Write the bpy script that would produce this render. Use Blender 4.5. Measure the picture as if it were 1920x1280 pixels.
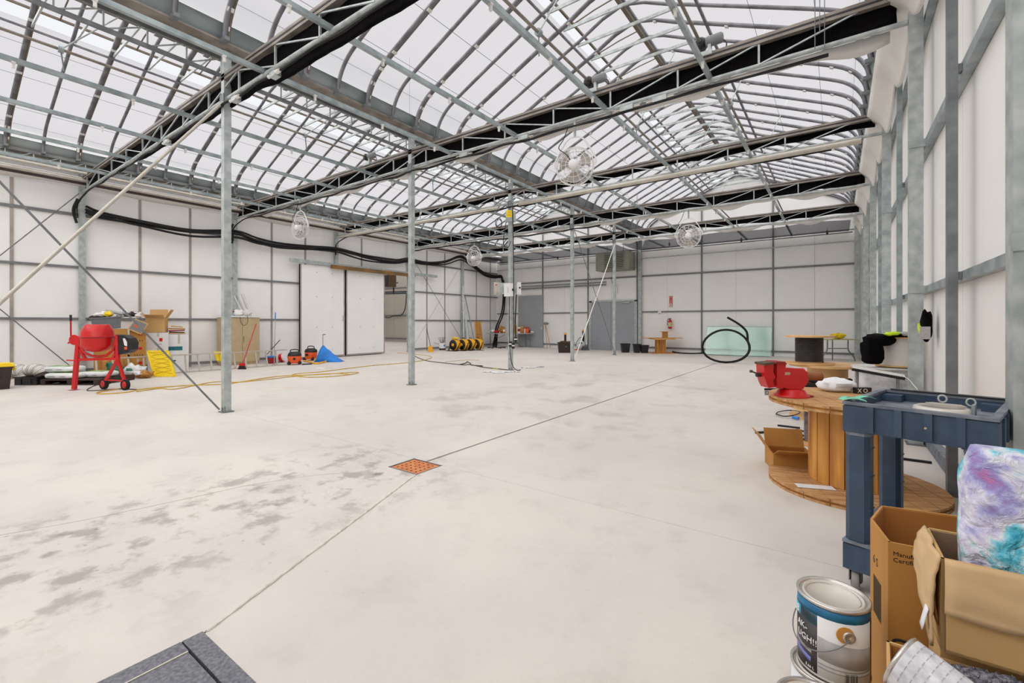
import bpy, math, random
from mathutils import Vector, Matrix, noise
random.seed(7)
PI = math.pi
S = bpy.context.scene
COL = S.collection
for o in list(bpy.data.objects): bpy.data.objects.remove(o)

# ---------------------------------------------------------------- camera, sky, light, exposure
H = 1.35                                     # eye height
F = 850.0                                    # focal length in pixels of the 1920 x 1280 frame
YAW = math.radians(35.66)
cam_d = bpy.data.cameras.new('camera'); cam = bpy.data.objects.new('camera', cam_d); COL.objects.link(cam)
cam.location = (0, 0, H); cam.rotation_euler = (PI/2, 0, YAW)
cam_d.sensor_width = 36; cam_d.lens = F/1920*36; cam_d.shift_y = -36/1920; cam_d.clip_start = .02; cam_d.clip_end = 300
S.camera = cam
W = bpy.data.worlds.new('sky'); S.world = W; W.use_nodes = True
bg = W.node_tree.nodes['Background']; bg.inputs[0].default_value = (.95, .965, 1.0, 1); bg.inputs[1].default_value = .88
sd = bpy.data.lights.new('sun', 'SUN'); sd.energy = 8.0; sd.angle = math.radians(170); sd.color = (1, .985, .965)
sun = bpy.data.objects.new('sun', sd); COL.objects.link(sun); sun.rotation_euler = (math.radians(44), math.radians(-3), 0)
vs = S.view_settings; vs.view_transform = 'Standard'; vs.look = 'None'; vs.gamma = 1; vs.use_curve_mapping = False
vs.exposure = 0.12
S.cycles.max_bounces = 8; S.cycles.transparent_max_bounces = 12; S.cycles.diffuse_bounces = 5
S.cycles.use_denoising = True

FW = Vector((-math.sin(YAW), math.cos(YAW), 0)); RT = Vector((math.cos(YAW), math.sin(YAW), 0)); UP = Vector((0, 0, 1))
def ray(x, y): return FW + RT*((x-960)/F) + UP*((604-y)/F)
def G(x, y, z=0.0): return Vector((0, 0, H)) + ray(x, y)*((z-H)/((604-y)/F))
def atd(x, y, d): return Vector((0, 0, H)) + ray(x, y)*d
def onX(x, y, X): r = ray(x, y); return Vector((0, 0, H)) + r*(X/r.x)
def onY(x, y, Y): r = ray(x, y); return Vector((0, 0, H)) + r*(Y/r.y)

# ---------------------------------------------------------------- materials
def lin(c):
    out = []
    for v in c:
        v /= 255.0
        out.append(v/12.92 if v <= .04045 else ((v+.055)/1.055)**2.4)
    return (*out, 1)
MATS = {}
def mat(name, col, rough=.6, metal=0.0, var=.10, scale=6.0, bump=0.0, col2=None, stretch=None, bscale=None, spec=.5, thr=None):
    if name in MATS: return MATS[name]
    m = bpy.data.materials.new(name); m.use_nodes = True; MATS[name] = m
    nt = m.node_tree; N = nt.nodes; L = nt.links; b = N['Principled BSDF']
    b.inputs['Roughness'].default_value = rough; b.inputs['Metallic'].default_value = metal
    b.inputs['Specular IOR Level'].default_value = spec
    tc = N.new('ShaderNodeTexCoord'); mp = N.new('ShaderNodeMapping'); L.new(tc.outputs['Object'], mp.inputs[0])
    if stretch: mp.inputs['Scale'].default_value = stretch
    ns = N.new('ShaderNodeTexNoise'); ns.inputs['Scale'].default_value = scale; ns.inputs['Detail'].default_value = 5
    L.new(mp.outputs[0], ns.inputs['Vector'])
    rp = N.new('ShaderNodeValToRGB'); L.new(ns.outputs['Fac'], rp.inputs[0])
    c = lin(col); c2 = lin(col2) if col2 else tuple(max(0, v*(1-var*2)) for v in c[:3])+(1,)
    lo, hi = thr if thr else (.35, .65)
    rp.color_ramp.elements[0].position = lo; rp.color_ramp.elements[0].color = c2
    rp.color_ramp.elements[1].position = hi; rp.color_ramp.elements[1].color = c
    L.new(rp.outputs[0], b.inputs['Base Color'])
    if bump:
        n2 = N.new('ShaderNodeTexNoise'); n2.inputs['Scale'].default_value = bscale or scale*4; n2.inputs['Detail'].default_value = 4
        L.new(mp.outputs[0], n2.inputs['Vector'])
        bp = N.new('ShaderNodeBump'); bp.inputs['Strength'].default_value = bump; bp.inputs['Distance'].default_value = .02
        L.new(n2.outputs['Fac'], bp.inputs['Height']); L.new(bp.outputs[0], b.inputs['Normal'])
    return m

M_galv = mat('galvanised_steel', (188, 194, 193), .45, .25, scale=9, col2=(156, 164, 163))
M_galvd = mat('dull_steel', (132, 136, 138), .5, .3, scale=7, col2=(108, 112, 115))
M_rib = mat('rib_steel', (128, 127, 131), .5, .3, scale=5, col2=(98, 98, 103))
M_ribb = mat('rib_strip', (120, 108, 92), .6, .1, scale=5)
M_gut = mat('gutter_steel', (168, 177, 178), .4, .35, scale=3, col2=(126, 138, 140), stretch=(1, .3, 1))
M_chord = mat('chord_steel', (150, 142, 132), .5, .25, scale=4, col2=(118, 110, 102))
M_panel = mat('white_wall_panel', (243, 242, 240), .55, var=.02, scale=1.5, bump=.02, col2=(239, 238, 237))
M_mull = mat('mullion', (172, 164, 154), .5, .1, scale=4, col2=(150, 144, 138))
M_rail = mat('rail_steel', (128, 130, 131), .5, .2, scale=4)
M_black = mat('black_plastic', (26, 26, 28), .45, var=.2)
M_rub = mat('black_rubber', (20, 20, 21), .8, var=.2)
M_shade = mat('black_shade_cloth', (14, 11, 13), .95, scale=12, col2=(8, 6, 8), bump=.3, spec=.1)
M_shade2 = mat('dark_shade_cloth', (70, 66, 80), .9, scale=6, col2=(46, 43, 54), bump=.3, spec=.1)
M_white = mat('white_plastic', (235, 234, 232), .4, var=.03)
M_cloth = mat('white_sheeting', (222, 219, 214), .6, var=.04, scale=3, bump=.15)
M_paper = mat('white_paper', (238, 238, 240), .8, var=.04)
M_card = mat('cardboard', (206, 166, 108), .85, var=.06, scale=5, stretch=(1, 1, .3), bump=.05)
M_card2 = mat('cardboard_dark', (190, 136, 66), .85, var=.08, scale=5, stretch=(1, 1, .3), bump=.05)
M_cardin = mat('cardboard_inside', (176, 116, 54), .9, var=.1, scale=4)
M_red = mat('red_paint', (205, 16, 18), .3, var=.08, scale=4)
M_dred = mat('dark_red', (150, 22, 24), .5, var=.1)
M_yel = mat('yellow_plastic', (246, 214, 10), .45, var=.04)
M_yelf = mat('yellow_blower', (246, 178, 14), .4, var=.06)
M_lime = mat('lime_fabric', (206, 240, 30), .7, var=.05)
M_org = mat('orange_plastic', (240, 92, 26), .4, var=.06)
M_blue = mat('blue_tarp', (20, 130, 226), .5, var=.15, scale=5, bump=.3)
M_teal = mat('teal_print', (18, 120, 130), .5, var=.3, scale=30)
M_green = mat('green_plastic', (20, 120, 90), .5, var=.2, scale=12)
M_cart = mat('blue_grey_plastic', (60, 80, 102), .5, scale=6, col2=(42, 60, 82), bump=.08)
M_cartw = mat('worn_cart_plastic', (128, 134, 142), .7, scale=14, col2=(92, 100, 112), bump=.1)
M_wood = mat('pine', (228, 186, 118), .6, scale=3, col2=(196, 142, 74), stretch=(6, 6, .5), bump=.08)
M_wood2 = mat('aged_pine', (216, 158, 76), .65, scale=3, col2=(176, 112, 44), stretch=(5, 5, .5), bump=.1)
M_ply = mat('plywood_edge', (224, 184, 130), .6, scale=4, col2=(206, 160, 104))
M_woodt = mat('worn_boards', (206, 164, 112), .75, scale=4, col2=(170, 122, 76), stretch=(1, 8, 1), bump=.2)
M_beige = mat('beige_metal', (190, 170, 132), .5, var=.05)
M_door = mat('grey_door', (156, 160, 166), .45, var=.03, scale=2)
M_alu = mat('aluminium', (196, 190, 178), .4, .3, var=.08)
M_cord = mat('yellow_cord', (206, 168, 60), .6, var=.1)
M_rust = mat('rusty_steel', (214, 140, 84), .7, scale=14, col2=(186, 104, 56), bump=.2)
M_rustb = mat('rusty_beam', (150, 104, 52), .7, scale=5, col2=(104, 84, 50), stretch=(1, .4, 1))
M_hole = mat('dark_hole', (26, 16, 12), .9)
M_gret = mat('grey_tote', (112, 116, 122), .5, var=.08)
M_bag = mat('white_bag', (226, 228, 228), .5, var=.06, scale=8, bump=.3)
M_brn = mat('brown_plastic', (58, 40, 34), .6, var=.2)
M_gold = mat('gold_bag', (206, 158, 66), .4, scale=14, col2=(150, 88, 26), bump=.3)
M_grey = mat('mid_grey', (128, 130, 132), .6, var=.08)
M_heat = mat('heater_grey', (142, 142, 128), .5, var=.05)
M_hbrown = mat('heater_brown', (84, 66, 40), .6, var=.15)
M_ink = mat('black_ink', (28, 24, 22), .7)
M_sticker = mat('yellow_label', (250, 226, 20), .5, var=.05)
M_can = mat('can_tin', (206, 202, 196), .25, .75, var=.06, scale=10)
M_lid = mat('can_lid', (214, 208, 198), .4, .2, var=.05)
M_cblue = mat('label_blue', (16, 116, 158), .4, scale=20, col2=(10, 96, 140))
M_cdark = mat('label_dark', (56, 50, 52), .4, var=.1)
M_cgrey = mat('label_grey', (176, 174, 174), .5, scale=40, col2=(160, 158, 158))
M_cvio = mat('label_violet', (120, 124, 206), .4)
M_cteal = mat('label_teal', (40, 96, 112), .4, scale=30, col2=(20, 60, 74))
M_wht2 = mat('label_white', (226, 226, 226), .5, var=.02)
M_hatch = mat('galvanised_hatch', (136, 136, 142), .5, .4, scale=70, col2=(96, 98, 106), bump=.2, thr=(.35, .68))
M_seal = mat('joint_sealant', (226, 218, 208), .9, scale=30, bump=.4)
M_fluff = mat('grey_carpet', (150, 150, 160), .95, scale=90, col2=(92, 92, 104), bump=.6, bscale=160, thr=(.42, .56))
M_spool = mat('black_cable', (54, 50, 50), .5, var=.2, scale=20)
M_grycab = mat('grey_cable', (120, 116, 118), .5, var=.2, scale=20)
M_plaid = mat('pink_plaid', (196, 60, 84), .8, scale=14, col2=(240, 190, 190), bump=.2, thr=(.45, .5))
M_teall = mat('teal_metal', (166, 176, 178), .4, .3, scale=6, col2=(130, 142, 145))
M_brush = mat('pole_wood', (200, 160, 96), .6, var=.1)
M_mint = mat('mint_ribbon', (120, 214, 180), .5, var=.06)
M_crk = mat('crack_dirt', (98, 84, 66), .9, scale=20, col2=(66, 56, 42))
M_wrap = mat('stretch_wrap', (214, 212, 212), .25, scale=6, col2=(168, 168, 172), bump=.6)

def see_through(m, f, col=(1, 1, 1, 1)):
    nt = m.node_tree; N = nt.nodes; L = nt.links; out = N['Material Output']; b = N['Principled BSDF']
    tr = N.new('ShaderNodeBsdfTransparent'); tr.inputs[0].default_value = col; mx = N.new('ShaderNodeMixShader'); mx.inputs[0].default_value = f
    L.new(b.outputs[0], mx.inputs[1]); L.new(tr.outputs[0], mx.inputs[2]); L.new(mx.outputs[0], out.inputs[0])
see_through(M_shade2, .5)
def film_material():
    m = bpy.data.materials.new('roof_film'); m.use_nodes = True; nt = m.node_tree; N = nt.nodes; L = nt.links
    N.remove(N['Principled BSDF']); out = N['Material Output']
    tr = N.new('ShaderNodeBsdfTransparent'); tr.inputs[0].default_value = (1, .985, .985, 1)
    tl = N.new('ShaderNodeBsdfTranslucent'); tl.inputs[0].default_value = (.20, .19, .195, 1)
    mx = N.new('ShaderNodeMixShader'); mx.inputs[0].default_value = .5
    L.new(tr.outputs[0], mx.inputs[1]); L.new(tl.outputs[0], mx.inputs[2]); L.new(mx.outputs[0], out.inputs[0])
    return m
M_film = film_material()
def glass_material():
    m = bpy.data.materials.new('tinted_glass'); m.use_nodes = True; nt = m.node_tree; N = nt.nodes; L = nt.links
    N.remove(N['Principled BSDF']); out = N['Material Output']
    tr = N.new('ShaderNodeBsdfTransparent'); tr.inputs[0].default_value = (.76, .87, .83, 1)
    gl = N.new('ShaderNodeBsdfGlossy'); gl.inputs['Roughness'].default_value = .12; gl.inputs[0].default_value = (.9, 1, .97, 1)
    mx = N.new('ShaderNodeMixShader'); mx.inputs[0].default_value = .14
    L.new(tr.outputs[0], mx.inputs[1]); L.new(gl.outputs[0], mx.inputs[2]); L.new(mx.outputs[0], out.inputs[0])
    return m
M_glass = glass_material()

def concrete():
    m = bpy.data.materials.new('concrete'); m.use_nodes = True; nt = m.node_tree; N = nt.nodes; L = nt.links; b = N['Principled BSDF']
    g = N.new('ShaderNodeNewGeometry'); sp = N.new('ShaderNodeSeparateXYZ'); L.new(g.outputs['Position'], sp.inputs[0])
    def noi(scale, detail=5, rough=.55, vec=None):
        n = N.new('ShaderNodeTexNoise'); n.inputs['Scale'].default_value = scale; n.inputs['Detail'].default_value = detail
        n.inputs['Roughness'].default_value = rough; L.new(vec or g.outputs['Position'], n.inputs['Vector']); return n.outputs['Fac']
    def mr(x, a, b_, c=0.0, d=1.0):
        n = N.new('ShaderNodeMapRange'); n.interpolation_type = 'SMOOTHSTEP'
        for i, v in enumerate((a, b_, c, d)): n.inputs[i+1].default_value = v
        L.new(x, n.inputs[0]); return n.outputs[0]
    def ma(op, a, b_):
        n = N.new('ShaderNodeMath'); n.operation = op
        for i, v in enumerate((a, b_)):
            if isinstance(v, (int, float)): n.inputs[i].default_value = v
            else: L.new(v, n.inputs[i])
        return n.outputs[0]
    def mix(f, a, b_):
        n = N.new('ShaderNodeMixRGB')
        for i, v in enumerate((f, a, b_)):
            if isinstance(v, tuple): n.inputs[i].default_value = v
            elif isinstance(v, float): n.inputs[i].default_value = v
            else: L.new(v, n.inputs[i])
        return n.outputs[0]
    base = mix(mr(noi(.55), .35, .65), lin((216, 210, 202)), lin((206, 200, 194)))
    base = mix(ma('MULTIPLY', mr(noi(2.3, 8, .7), .48, .75), .55), base, lin((188, 182, 175)))
    base = mix(ma('MULTIPLY', mr(noi(26, 4, .8), .5, .8), .35), base, lin((196, 186, 174)))
    # damp stains left of the drain, where water has stood
    X, Y = sp.outputs[0], sp.outputs[1]
    zone = ma('MULTIPLY', ma('MULTIPLY', mr(X, -5.0, -3.9), mr(X, -2.2, -3.3)), ma('MULTIPLY', mr(Y, 3.6, 2.6), mr(Y, -.6, .4)))
    st = mr(noi(4.2, 7, .62), .49, .64)
    base = mix(ma('MULTIPLY', ma('MULTIPLY', zone, st), .72), base, lin((150, 144, 135)))
    vo = N.new('ShaderNodeTexVoronoi'); vo.inputs['Scale'].default_value = 3.6; L.new(g.outputs['Position'], vo.inputs['Vector'])
    spot = ma('MULTIPLY', mr(ma('ADD', vo.outputs['Distance'], ma('MULTIPLY', noi(7), .5)), .5, .36), mr(noi(1.3, 2), .5, .62))
    base = mix(ma('MULTIPLY', ma('MULTIPLY', zone, spot), .9), base, lin((126, 121, 114)))
    vo2 = N.new('ShaderNodeTexVoronoi'); vo2.inputs['Scale'].default_value = 13; L.new(g.outputs['Position'], vo2.inputs['Vector'])
    sp2 = ma('MULTIPLY', mr(ma('ADD', vo2.outputs['Distance'], ma('MULTIPLY', noi(30), .3)), .30, .22), mr(noi(1.1, 2), .52, .64))
    base = mix(ma('MULTIPLY', ma('MULTIPLY', ma('ADD', zone, .12), sp2), .7), base, lin((104, 100, 96)))
    z2 = ma('MULTIPLY', ma('MULTIPLY', mr(X, -8, -5), mr(X, -1.2, -2.6)), ma('MULTIPLY', mr(Y, 15, 8), mr(Y, 3.2, 5)))
    mp = N.new('ShaderNodeMapping'); mp.inputs['Scale'].default_value = (.9, .9, 1); L.new(g.outputs['Position'], mp.inputs[0])
    base = mix(ma('MULTIPLY', ma('MULTIPLY', z2, mr(noi(1.3, 7, .62, mp.outputs[0]), .50, .66)), .55), base, lin((168, 163, 157)))
    base = mix(ma('MULTIPLY', mr(noi(.9, 3), .68, .78), .5), base, lin((214, 192, 150)))
    L.new(base, b.inputs['Base Color'])
    b.inputs['Roughness'].default_value = .62; b.inputs['Specular IOR Level'].default_value = .25
    bp = N.new('ShaderNodeBump'); bp.inputs['Strength'].default_value = .12; bp.inputs['Distance'].default_value = .01
    L.new(noi(40, 6, .7), bp.inputs['Height']); L.new(bp.outputs[0], b.inputs['Normal'])
    return m
M_conc = concrete()

def tiedye():
    m = bpy.data.materials.new('tie_dye_fabric'); m.use_nodes = True; nt = m.node_tree; N = nt.nodes; L = nt.links; b = N['Principled BSDF']
    tc = N.new('ShaderNodeTexCoord'); n = N.new('ShaderNodeTexNoise'); n.inputs['Scale'].default_value = 8.5; n.inputs['Detail'].default_value = 6; n.inputs['Roughness'].default_value = .6
    n.inputs['Distortion'].default_value = .15; L.new(tc.outputs['Object'], n.inputs['Vector'])
    r = N.new('ShaderNodeValToRGB'); L.new(n.outputs['Fac'], r.inputs[0]); e = r.color_ramp.elements
    e[0].position = .36; e[0].color = lin((20, 140, 180)); e[1].position = .74; e[1].color = lin((196, 96, 150))
    for p, c in ((.43, (84, 192, 216)), (.475, (150, 214, 230)), (.52, (228, 232, 240)), (.57, (212, 206, 232)), (.615, (176, 178, 222)), (.66, (156, 140, 200))):
        x = e.new(p); x.color = lin(c)
    L.new(r.outputs[0], b.inputs['Base Color']); b.inputs['Roughness'].default_value = .7
    n2 = N.new('ShaderNodeTexNoise'); n2.inputs['Scale'].default_value = 20; n2.inputs['Detail'].default_value = 8; n2.inputs['Distortion'].default_value = .5
    L.new(tc.outputs['Object'], n2.inputs['Vector'])
    bp = N.new('ShaderNodeBump'); bp.inputs['Strength'].default_value = 1.0; bp.inputs['Distance'].default_value = .035
    L.new(n2.outputs['Fac'], bp.inputs['Height']); L.new(bp.outputs[0], b.inputs['Normal'])
    return m
M_dye = tiedye()

# ---------------------------------------------------------------- geometry helpers
def cr(pts, n=6):
    """Catmull-Rom through pts."""
    P = [Vector(p) for p in pts]
    if len(P) < 3: return P
    out = []
    for i in range(len(P)-1):
        a = P[i-1] if i else P[0]*2-P[1]; b = P[i]; c = P[i+1]; d = P[i+2] if i+2 < len(P) else P[-1]*2-P[-2]
        for k in range(n):
            t = k/n
            out.append(.5*((2*b)+(c-a)*t+(2*a-5*b+4*c-d)*t*t+(3*b-a-3*c+d)*t**3))
    out.append(P[-1]); return out
class MB:
    def __init__(s): s.v = []; s.f = []; s.sm = []
    def add(s, v, f, smooth=False):
        n = len(s.v); s.v += [Vector(p) for p in v]; s.f += [[i+n for i in q] for q in f]; s.sm += [smooth]*len(f); return s
    def box(s, lo, hi, M=None, tap=0.0):
        (a, b, c), (d, e, f) = lo, hi
        t = tap
        v = [Vector(p) for p in ((a+t, b+t, c), (d-t, b+t, c), (d-t, e-t, c), (a+t, e-t, c), (a, b, f), (d, b, f), (d, e, f), (a, e, f))]
        if M: v = [M @ p for p in v]
        return s.add(v, [(0, 3, 2, 1), (4, 5, 6, 7), (0, 1, 5, 4), (1, 2, 6, 5), (2, 3, 7, 6), (3, 0, 4, 7)])
    def cbox(s, c, d, M=None):
        c = Vector(c); d = Vector(d)/2
        return s.box(c-d, c+d, M)
    def beam(s, p, q, w, h=None, up=(0, 0, 1)):
        p = Vector(p); q = Vector(q); h = h or w; t = (q-p).normalized(); u = Vector(up)
        if abs(t.dot(u)) > .95: u = Vector((0, 1, 0))
        r = t.cross(u).normalized(); u = r.cross(t)
        v = []
        for c in (p, q):
            for a, b in ((-1, -1), (1, -1), (1, 1), (-1, 1)): v.append(c+r*(a*w/2)+u*(b*h/2))
        return s.add(v, [(0, 1, 2, 3), (7, 6, 5, 4), (0, 4, 5, 1), (1, 5, 6, 2), (2, 6, 7, 3), (3, 7, 4, 0)])
    def tube(s, pts, r, n=8, closed=False, smooth=True, cap=True):
        P = [Vector(p) for p in pts]; m = len(P); v = []; prev = None
        for i in range(m):
            a = P[(i-1) % m] if (i or closed) else P[0]; b = P[(i+1) % m] if (i < m-1 or closed) else P[-1]
            t = (b-a)
            if t.length < 1e-9: t = Vector((0, 0, 1))
            t.normalize()
            if prev is None:
                u = Vector((0, 0, 1)) if abs(t.z) < .9 else Vector((1, 0, 0))
                u = (u-t*u.dot(t)).normalized()
            else:
                u = prev-t*prev.dot(t)
                u = u.normalized() if u.length > 1e-6 else Vector((1, 0, 0))
            prev = u; w = t.cross(u); rr = r[i] if isinstance(r, (list, tuple)) else r
            for k in range(n):
                a_ = 2*PI*k/n; v.append(P[i]+u*(rr*math.cos(a_))+w*(rr*math.sin(a_)))
        f = []
        for i in range(m if closed else m-1):
            j = (i+1) % m
            for k in range(n): f.append((i*n+k, i*n+(k+1) % n, j*n+(k+1) % n, j*n+k))
        s.add(v, f, smooth)
        if cap and not closed:
            s.add(v[:n], [tuple(range(n-1, -1, -1))]); s.add(v[-n:], [tuple(range(n))])
        return s
    def lathe(s, prof, n=24, c=(0, 0, 0), M=None, smooth=True, sx=1, sy=1, cap=True):
        c = Vector(c); v = []; f = []
        for r, z in prof:
            for k in range(n):
                a = 2*PI*k/n; p = c+Vector((r*math.cos(a)*sx, r*math.sin(a)*sy, z)); v.append(M @ p if M else p)
        m = len(prof)
        for i in range(m-1):
            for k in range(n): f.append((i*n+k, i*n+(k+1) % n, (i+1)*n+(k+1) % n, (i+1)*n+k))
        s.add(v, f, smooth)
        if cap and prof[0][0] > 1e-4: s.add(v[:n], [tuple(range(n-1, -1, -1))])
        if cap and prof[-1][0] > 1e-4: s.add(v[-n:], [tuple(range(n))])
        return s
    def cyl(s, c, r, h, n=20, M=None): return s.lathe([(r, 0), (r, h)], n, c, M)
    def prism(s, poly, z0, z1, M=None):
        n = len(poly); v = [Vector((x, y, z0)) for x, y in poly]+[Vector((x, y, z1)) for x, y in poly]
        if M: v = [M @ p for p in v]
        return s.add(v, [tuple(range(n-1, -1, -1)), tuple(range(n, 2*n))]+[(i, (i+1) % n, (i+1) % n+n, i+n) for i in range(n)])
    def sheet(s, fn, nu, nv, th=.004, smooth=True):
        """a thick sheet from fn(u, v) -> point"""
        P = [[Vector(fn(i/nu, j/nv)) for j in range(nv+1)] for i in range(nu+1)]
        v = []; 
        def nrm(i, j):
            a = P[min(i+1, nu)][j]-P[max(i-1, 0)][j]; b = P[i][min(j+1, nv)]-P[i][max(j-1, 0)]
            n = a.cross(b); return n.normalized() if n.length > 1e-9 else Vector((0, 0, 1))
        top = [P[i][j] for i in range(nu+1) for j in range(nv+1)]
        bot = [P[i][j]-nrm(i, j)*th for i in range(nu+1) for j in range(nv+1)]
        n = len(top); f = []; w = nv+1
        for i in range(nu):
            for j in range(nv):
                a, b, c, d = i*w+j, (i+1)*w+j, (i+1)*w+j+1, i*w+j+1
                f.append((a, b, c, d)); f.append((d+n, c+n, b+n, a+n))
        for i in range(nu):
            a, b = i*w, (i+1)*w; f.append((b, a, a+n, b+n)); a, b = i*w+nv, (i+1)*w+nv; f.append((a, b, b+n, a+n))
        for j in range(nv):
            a, b = j, j+1; f.append((a, b, b+n, a+n)); a, b = nu*w+j, nu*w+j+1; f.append((b, a, a+n, b+n))
        return s.add(top+bot, f, smooth)
    def blob(s, c, d, seed=0, amp=.15, n=10, fq=2.0, sq=1.0):
        """lumpy rounded solid, flattened below; sq<1 boxier"""
        c = Vector(c); v = []; f = []; m = n*2
        for i in range(n+1):
            th = PI*i/n
            for k in range(m):
                ph = 2*PI*k/m
                p = Vector((math.sin(th)*math.cos(ph), math.sin(th)*math.sin(ph), math.cos(th)))
                if sq < 1: p = Vector([math.copysign(abs(q)**sq, q) for q in p])
                w = 1+amp*noise.noise(p*fq+Vector((seed*3.1, seed*1.7, 0)))*1.6
                v.append(c+Vector((p.x*d[0]/2*w, p.y*d[1]/2*w, p.z*d[2]/2*(w if p.z > 0 else 1))))
        for i in range(n):
            for k in range(m): f.append((i*m+k, (i+1)*m+k, (i+1)*m+(k+1) % m, i*m+(k+1) % m))
        return s.add(v, f, True)
    def build(s, name, m, parent=None, loc=None):
        me = bpy.data.meshes.new(name); me.from_pydata([tuple(p) for p in s.v], [], s.f)
        for p, q in zip(me.polygons, s.sm): p.use_smooth = q
        me.materials.append(m); me.update()
        o = bpy.data.objects.new(name, me); COL.objects.link(o)
        if parent: o.parent = parent
        if loc is not None: o.location = loc
        return o
def inst(src, parent, loc=(0, 0, 0), rot=(0, 0, 0), scale=(1, 1, 1)):
    o = src.copy(); COL.objects.link(o); o.parent = parent; o.location = loc; o.rotation_euler = rot; o.scale = scale; return o
def tag(o, label, cat, group=None, kind=None):
    if label: o['label'] = label
    if cat: o['category'] = cat
    if group: o['group'] = group
    if kind: o['kind'] = kind
    return o
def thing(name, label, cat, loc=(0, 0, 0), rz=0.0, group=None):
    o = bpy.data.objects.new(name, None); COL.objects.link(o); o.location = loc; o.rotation_euler = (0, 0, rz)
    o.empty_display_size = .1
    return tag(o, label, cat, group)
def struct(name):
    o = bpy.data.objects.new(name, None); COL.objects.link(o); o['kind'] = 'structure'; return o
def text(s, size, M, m, parent, name='lettering', ext=.0006, bend=None):
    c = bpy.data.curves.new('t', 'FONT'); c.body = s; c.size = size; c.extrude = ext; c.resolution_u = 2
    o = bpy.data.objects.new('t', c); me = bpy.data.meshes.new_from_object(o); bpy.data.objects.remove(o)
    for v in me.vertices:
        v.co = bend(v.co) if bend else M @ v.co
    me.name = name; me.materials.clear(); me.materials.append(m)
    q = bpy.data.objects.new(name, me); COL.objects.link(q); q.parent = parent; return q
class Img:
    """image-aligned local frame: x to the picture's right, y away from the camera, z up, at depth d, origin under pixel column x0 on the floor"""
    def __init__(s, x0, d, z0=0.0): s.x0 = x0; s.d = d; s.k = d/F; s.z0 = z0; s.loc = Vector(atd(x0, 604, d)); s.loc.z = z0
    def p(s, x, y, dy=0.0):
        k = s.k*(1+dy/s.d)
        # local x is measured in the frame whose origin is at column x0, depth d
        return Vector(((x-960)*k-(s.x0-960)*s.k, dy, H+(604-y)*k-s.z0))
def floor_d(y): return F*H/(y-604)
def ithing(name, label, cat, x0, y, group=None, z0=0.0):
    d = F*(H-z0)/(y-604); im = Img(x0, d, z0); return thing(name, label, cat, im.loc, YAW, group), im
# ================================================================ SETTING
XL, XR, YF, YN = -15.95, .85, 20.8, -4.3       # wall faces
XV = -7.48                                     # valley post line
YP = [3.04+3.658*n for n in range(5)]          # truss / post lines
ZB, ZT = 4.70, 5.0                             # truss chords

# ---- floor: slabs with recessed joints
floor = struct('floor')
MB().box((-28, YN-.2, -.30), (XR+.3, YF+.2, -.02)).build('subfloor', M_crk, floor)
DX0, DX1, DY0, DY1 = -3.41, -3.03, 2.77, 3.09
HX, HY = -2.25, .82
def slab(x0, x1, y0, y1):
    g = .002
    MB().box((x0+g, y0+g, -.12), (x1-g, y1-g, 0)).build('slab', M_conc, floor)
def slabp(poly):
    MB().prism(poly, -.12, 0).build('slab', M_conc, floor)
for (y0, y1) in ((DY1, 10.34), (10.34, 15.8), (15.8, YF+.1)):
    for (x0, x1) in ((-28, XV), (XV, -3.250), (-3.224 if y0 < 15 else -3.245, XR+.3)):
        slab(x0, x1, y0, y1)
# near part: one oblique joint from drain corner to the hatch corner
g = .006
slabp([(-28, YN), (HX, YN), (HX, HY), (-2.235-g, HY), (DX1-g, DY0-.004), (DX0-.004, DY0-.004), (DX0-.004, DY1-.002), (-28, DY1-.002)])
slabp([(-2.235+g, HY), (XR+.3, HY), (XR+.3, DY1-.002), (DX1+.004, DY1-.002), (DX1+.004, DY0)])
slabp([(HX+1.30, YN), (XR+.3, YN), (XR+.3, HY-.004), (HX+1.30, HY-.004)])
slabp([(HX, YN), (HX+1.3, YN), (HX+1.3, HY-1.0), (HX, HY-1.0)])
# sealant bead in that joint
b = MB(); p = Vector((DX1, DY0-.01, 0)); q = Vector((-2.235, HY+.01, 0))
pts = [p.lerp(q, i/60)+Vector((random.uniform(-.0025, .0025), 0, .000+random.uniform(-.001, .001))) for i in range(61)]
b.tube(pts, [.0095+random.uniform(-.002, .003) for _ in pts], 6); b.build('joint_sealant', M_seal, floor)
# hairline crack running left from the drain
cp = [G(x, y) for x, y in ((700, 884), (600, 890), (470, 909), (390, 926), (240, 958), (140, 978), (0, 1003), (-120, 1022))]
b = MB(); cc = cr(cp, 8)
b.tube([Vector((c.x+random.uniform(-.004, .004), c.y, 0)) for c in cc], .0035, 5); b.build('crack', mat('crack_line', (206, 199, 190), .9), floor)
# floor drain
dr = thing('floor_drain', 'square rusty perforated drain grate set in the floor at the groove', 'drain', ((DX0+DX1)/2, (DY0+DY1)/2, 0))
b = MB(); hx, hy = (DX1-DX0)/2, (DY1-DY0)/2
for lo, hi in (((-hx, -hy), (-hx+.012, hy)), ((hx-.012, -hy), (hx, hy)), ((-hx, -hy), (hx, -hy+.012)), ((-hx, hy-.012), (hx, hy))):
    b.box((*lo, -.05), (*hi, .001))
b.build('frame', M_galvd, dr)
MB().box((-hx+.018, -hy+.018, -.012), (hx-.018, hy-.018, -.003)).build('grate', M_rust, dr)
b = MB()
for i in range(5):
    for j in range(5): b.lathe([(.0095, -.0032), (.0095, -.0022)], 10, ((i-2)*.062, (j-2)*.052, 0))
h_ = b.build('drain_holes', M_hole, dr); h_['kind'] = 'stuff'
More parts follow.
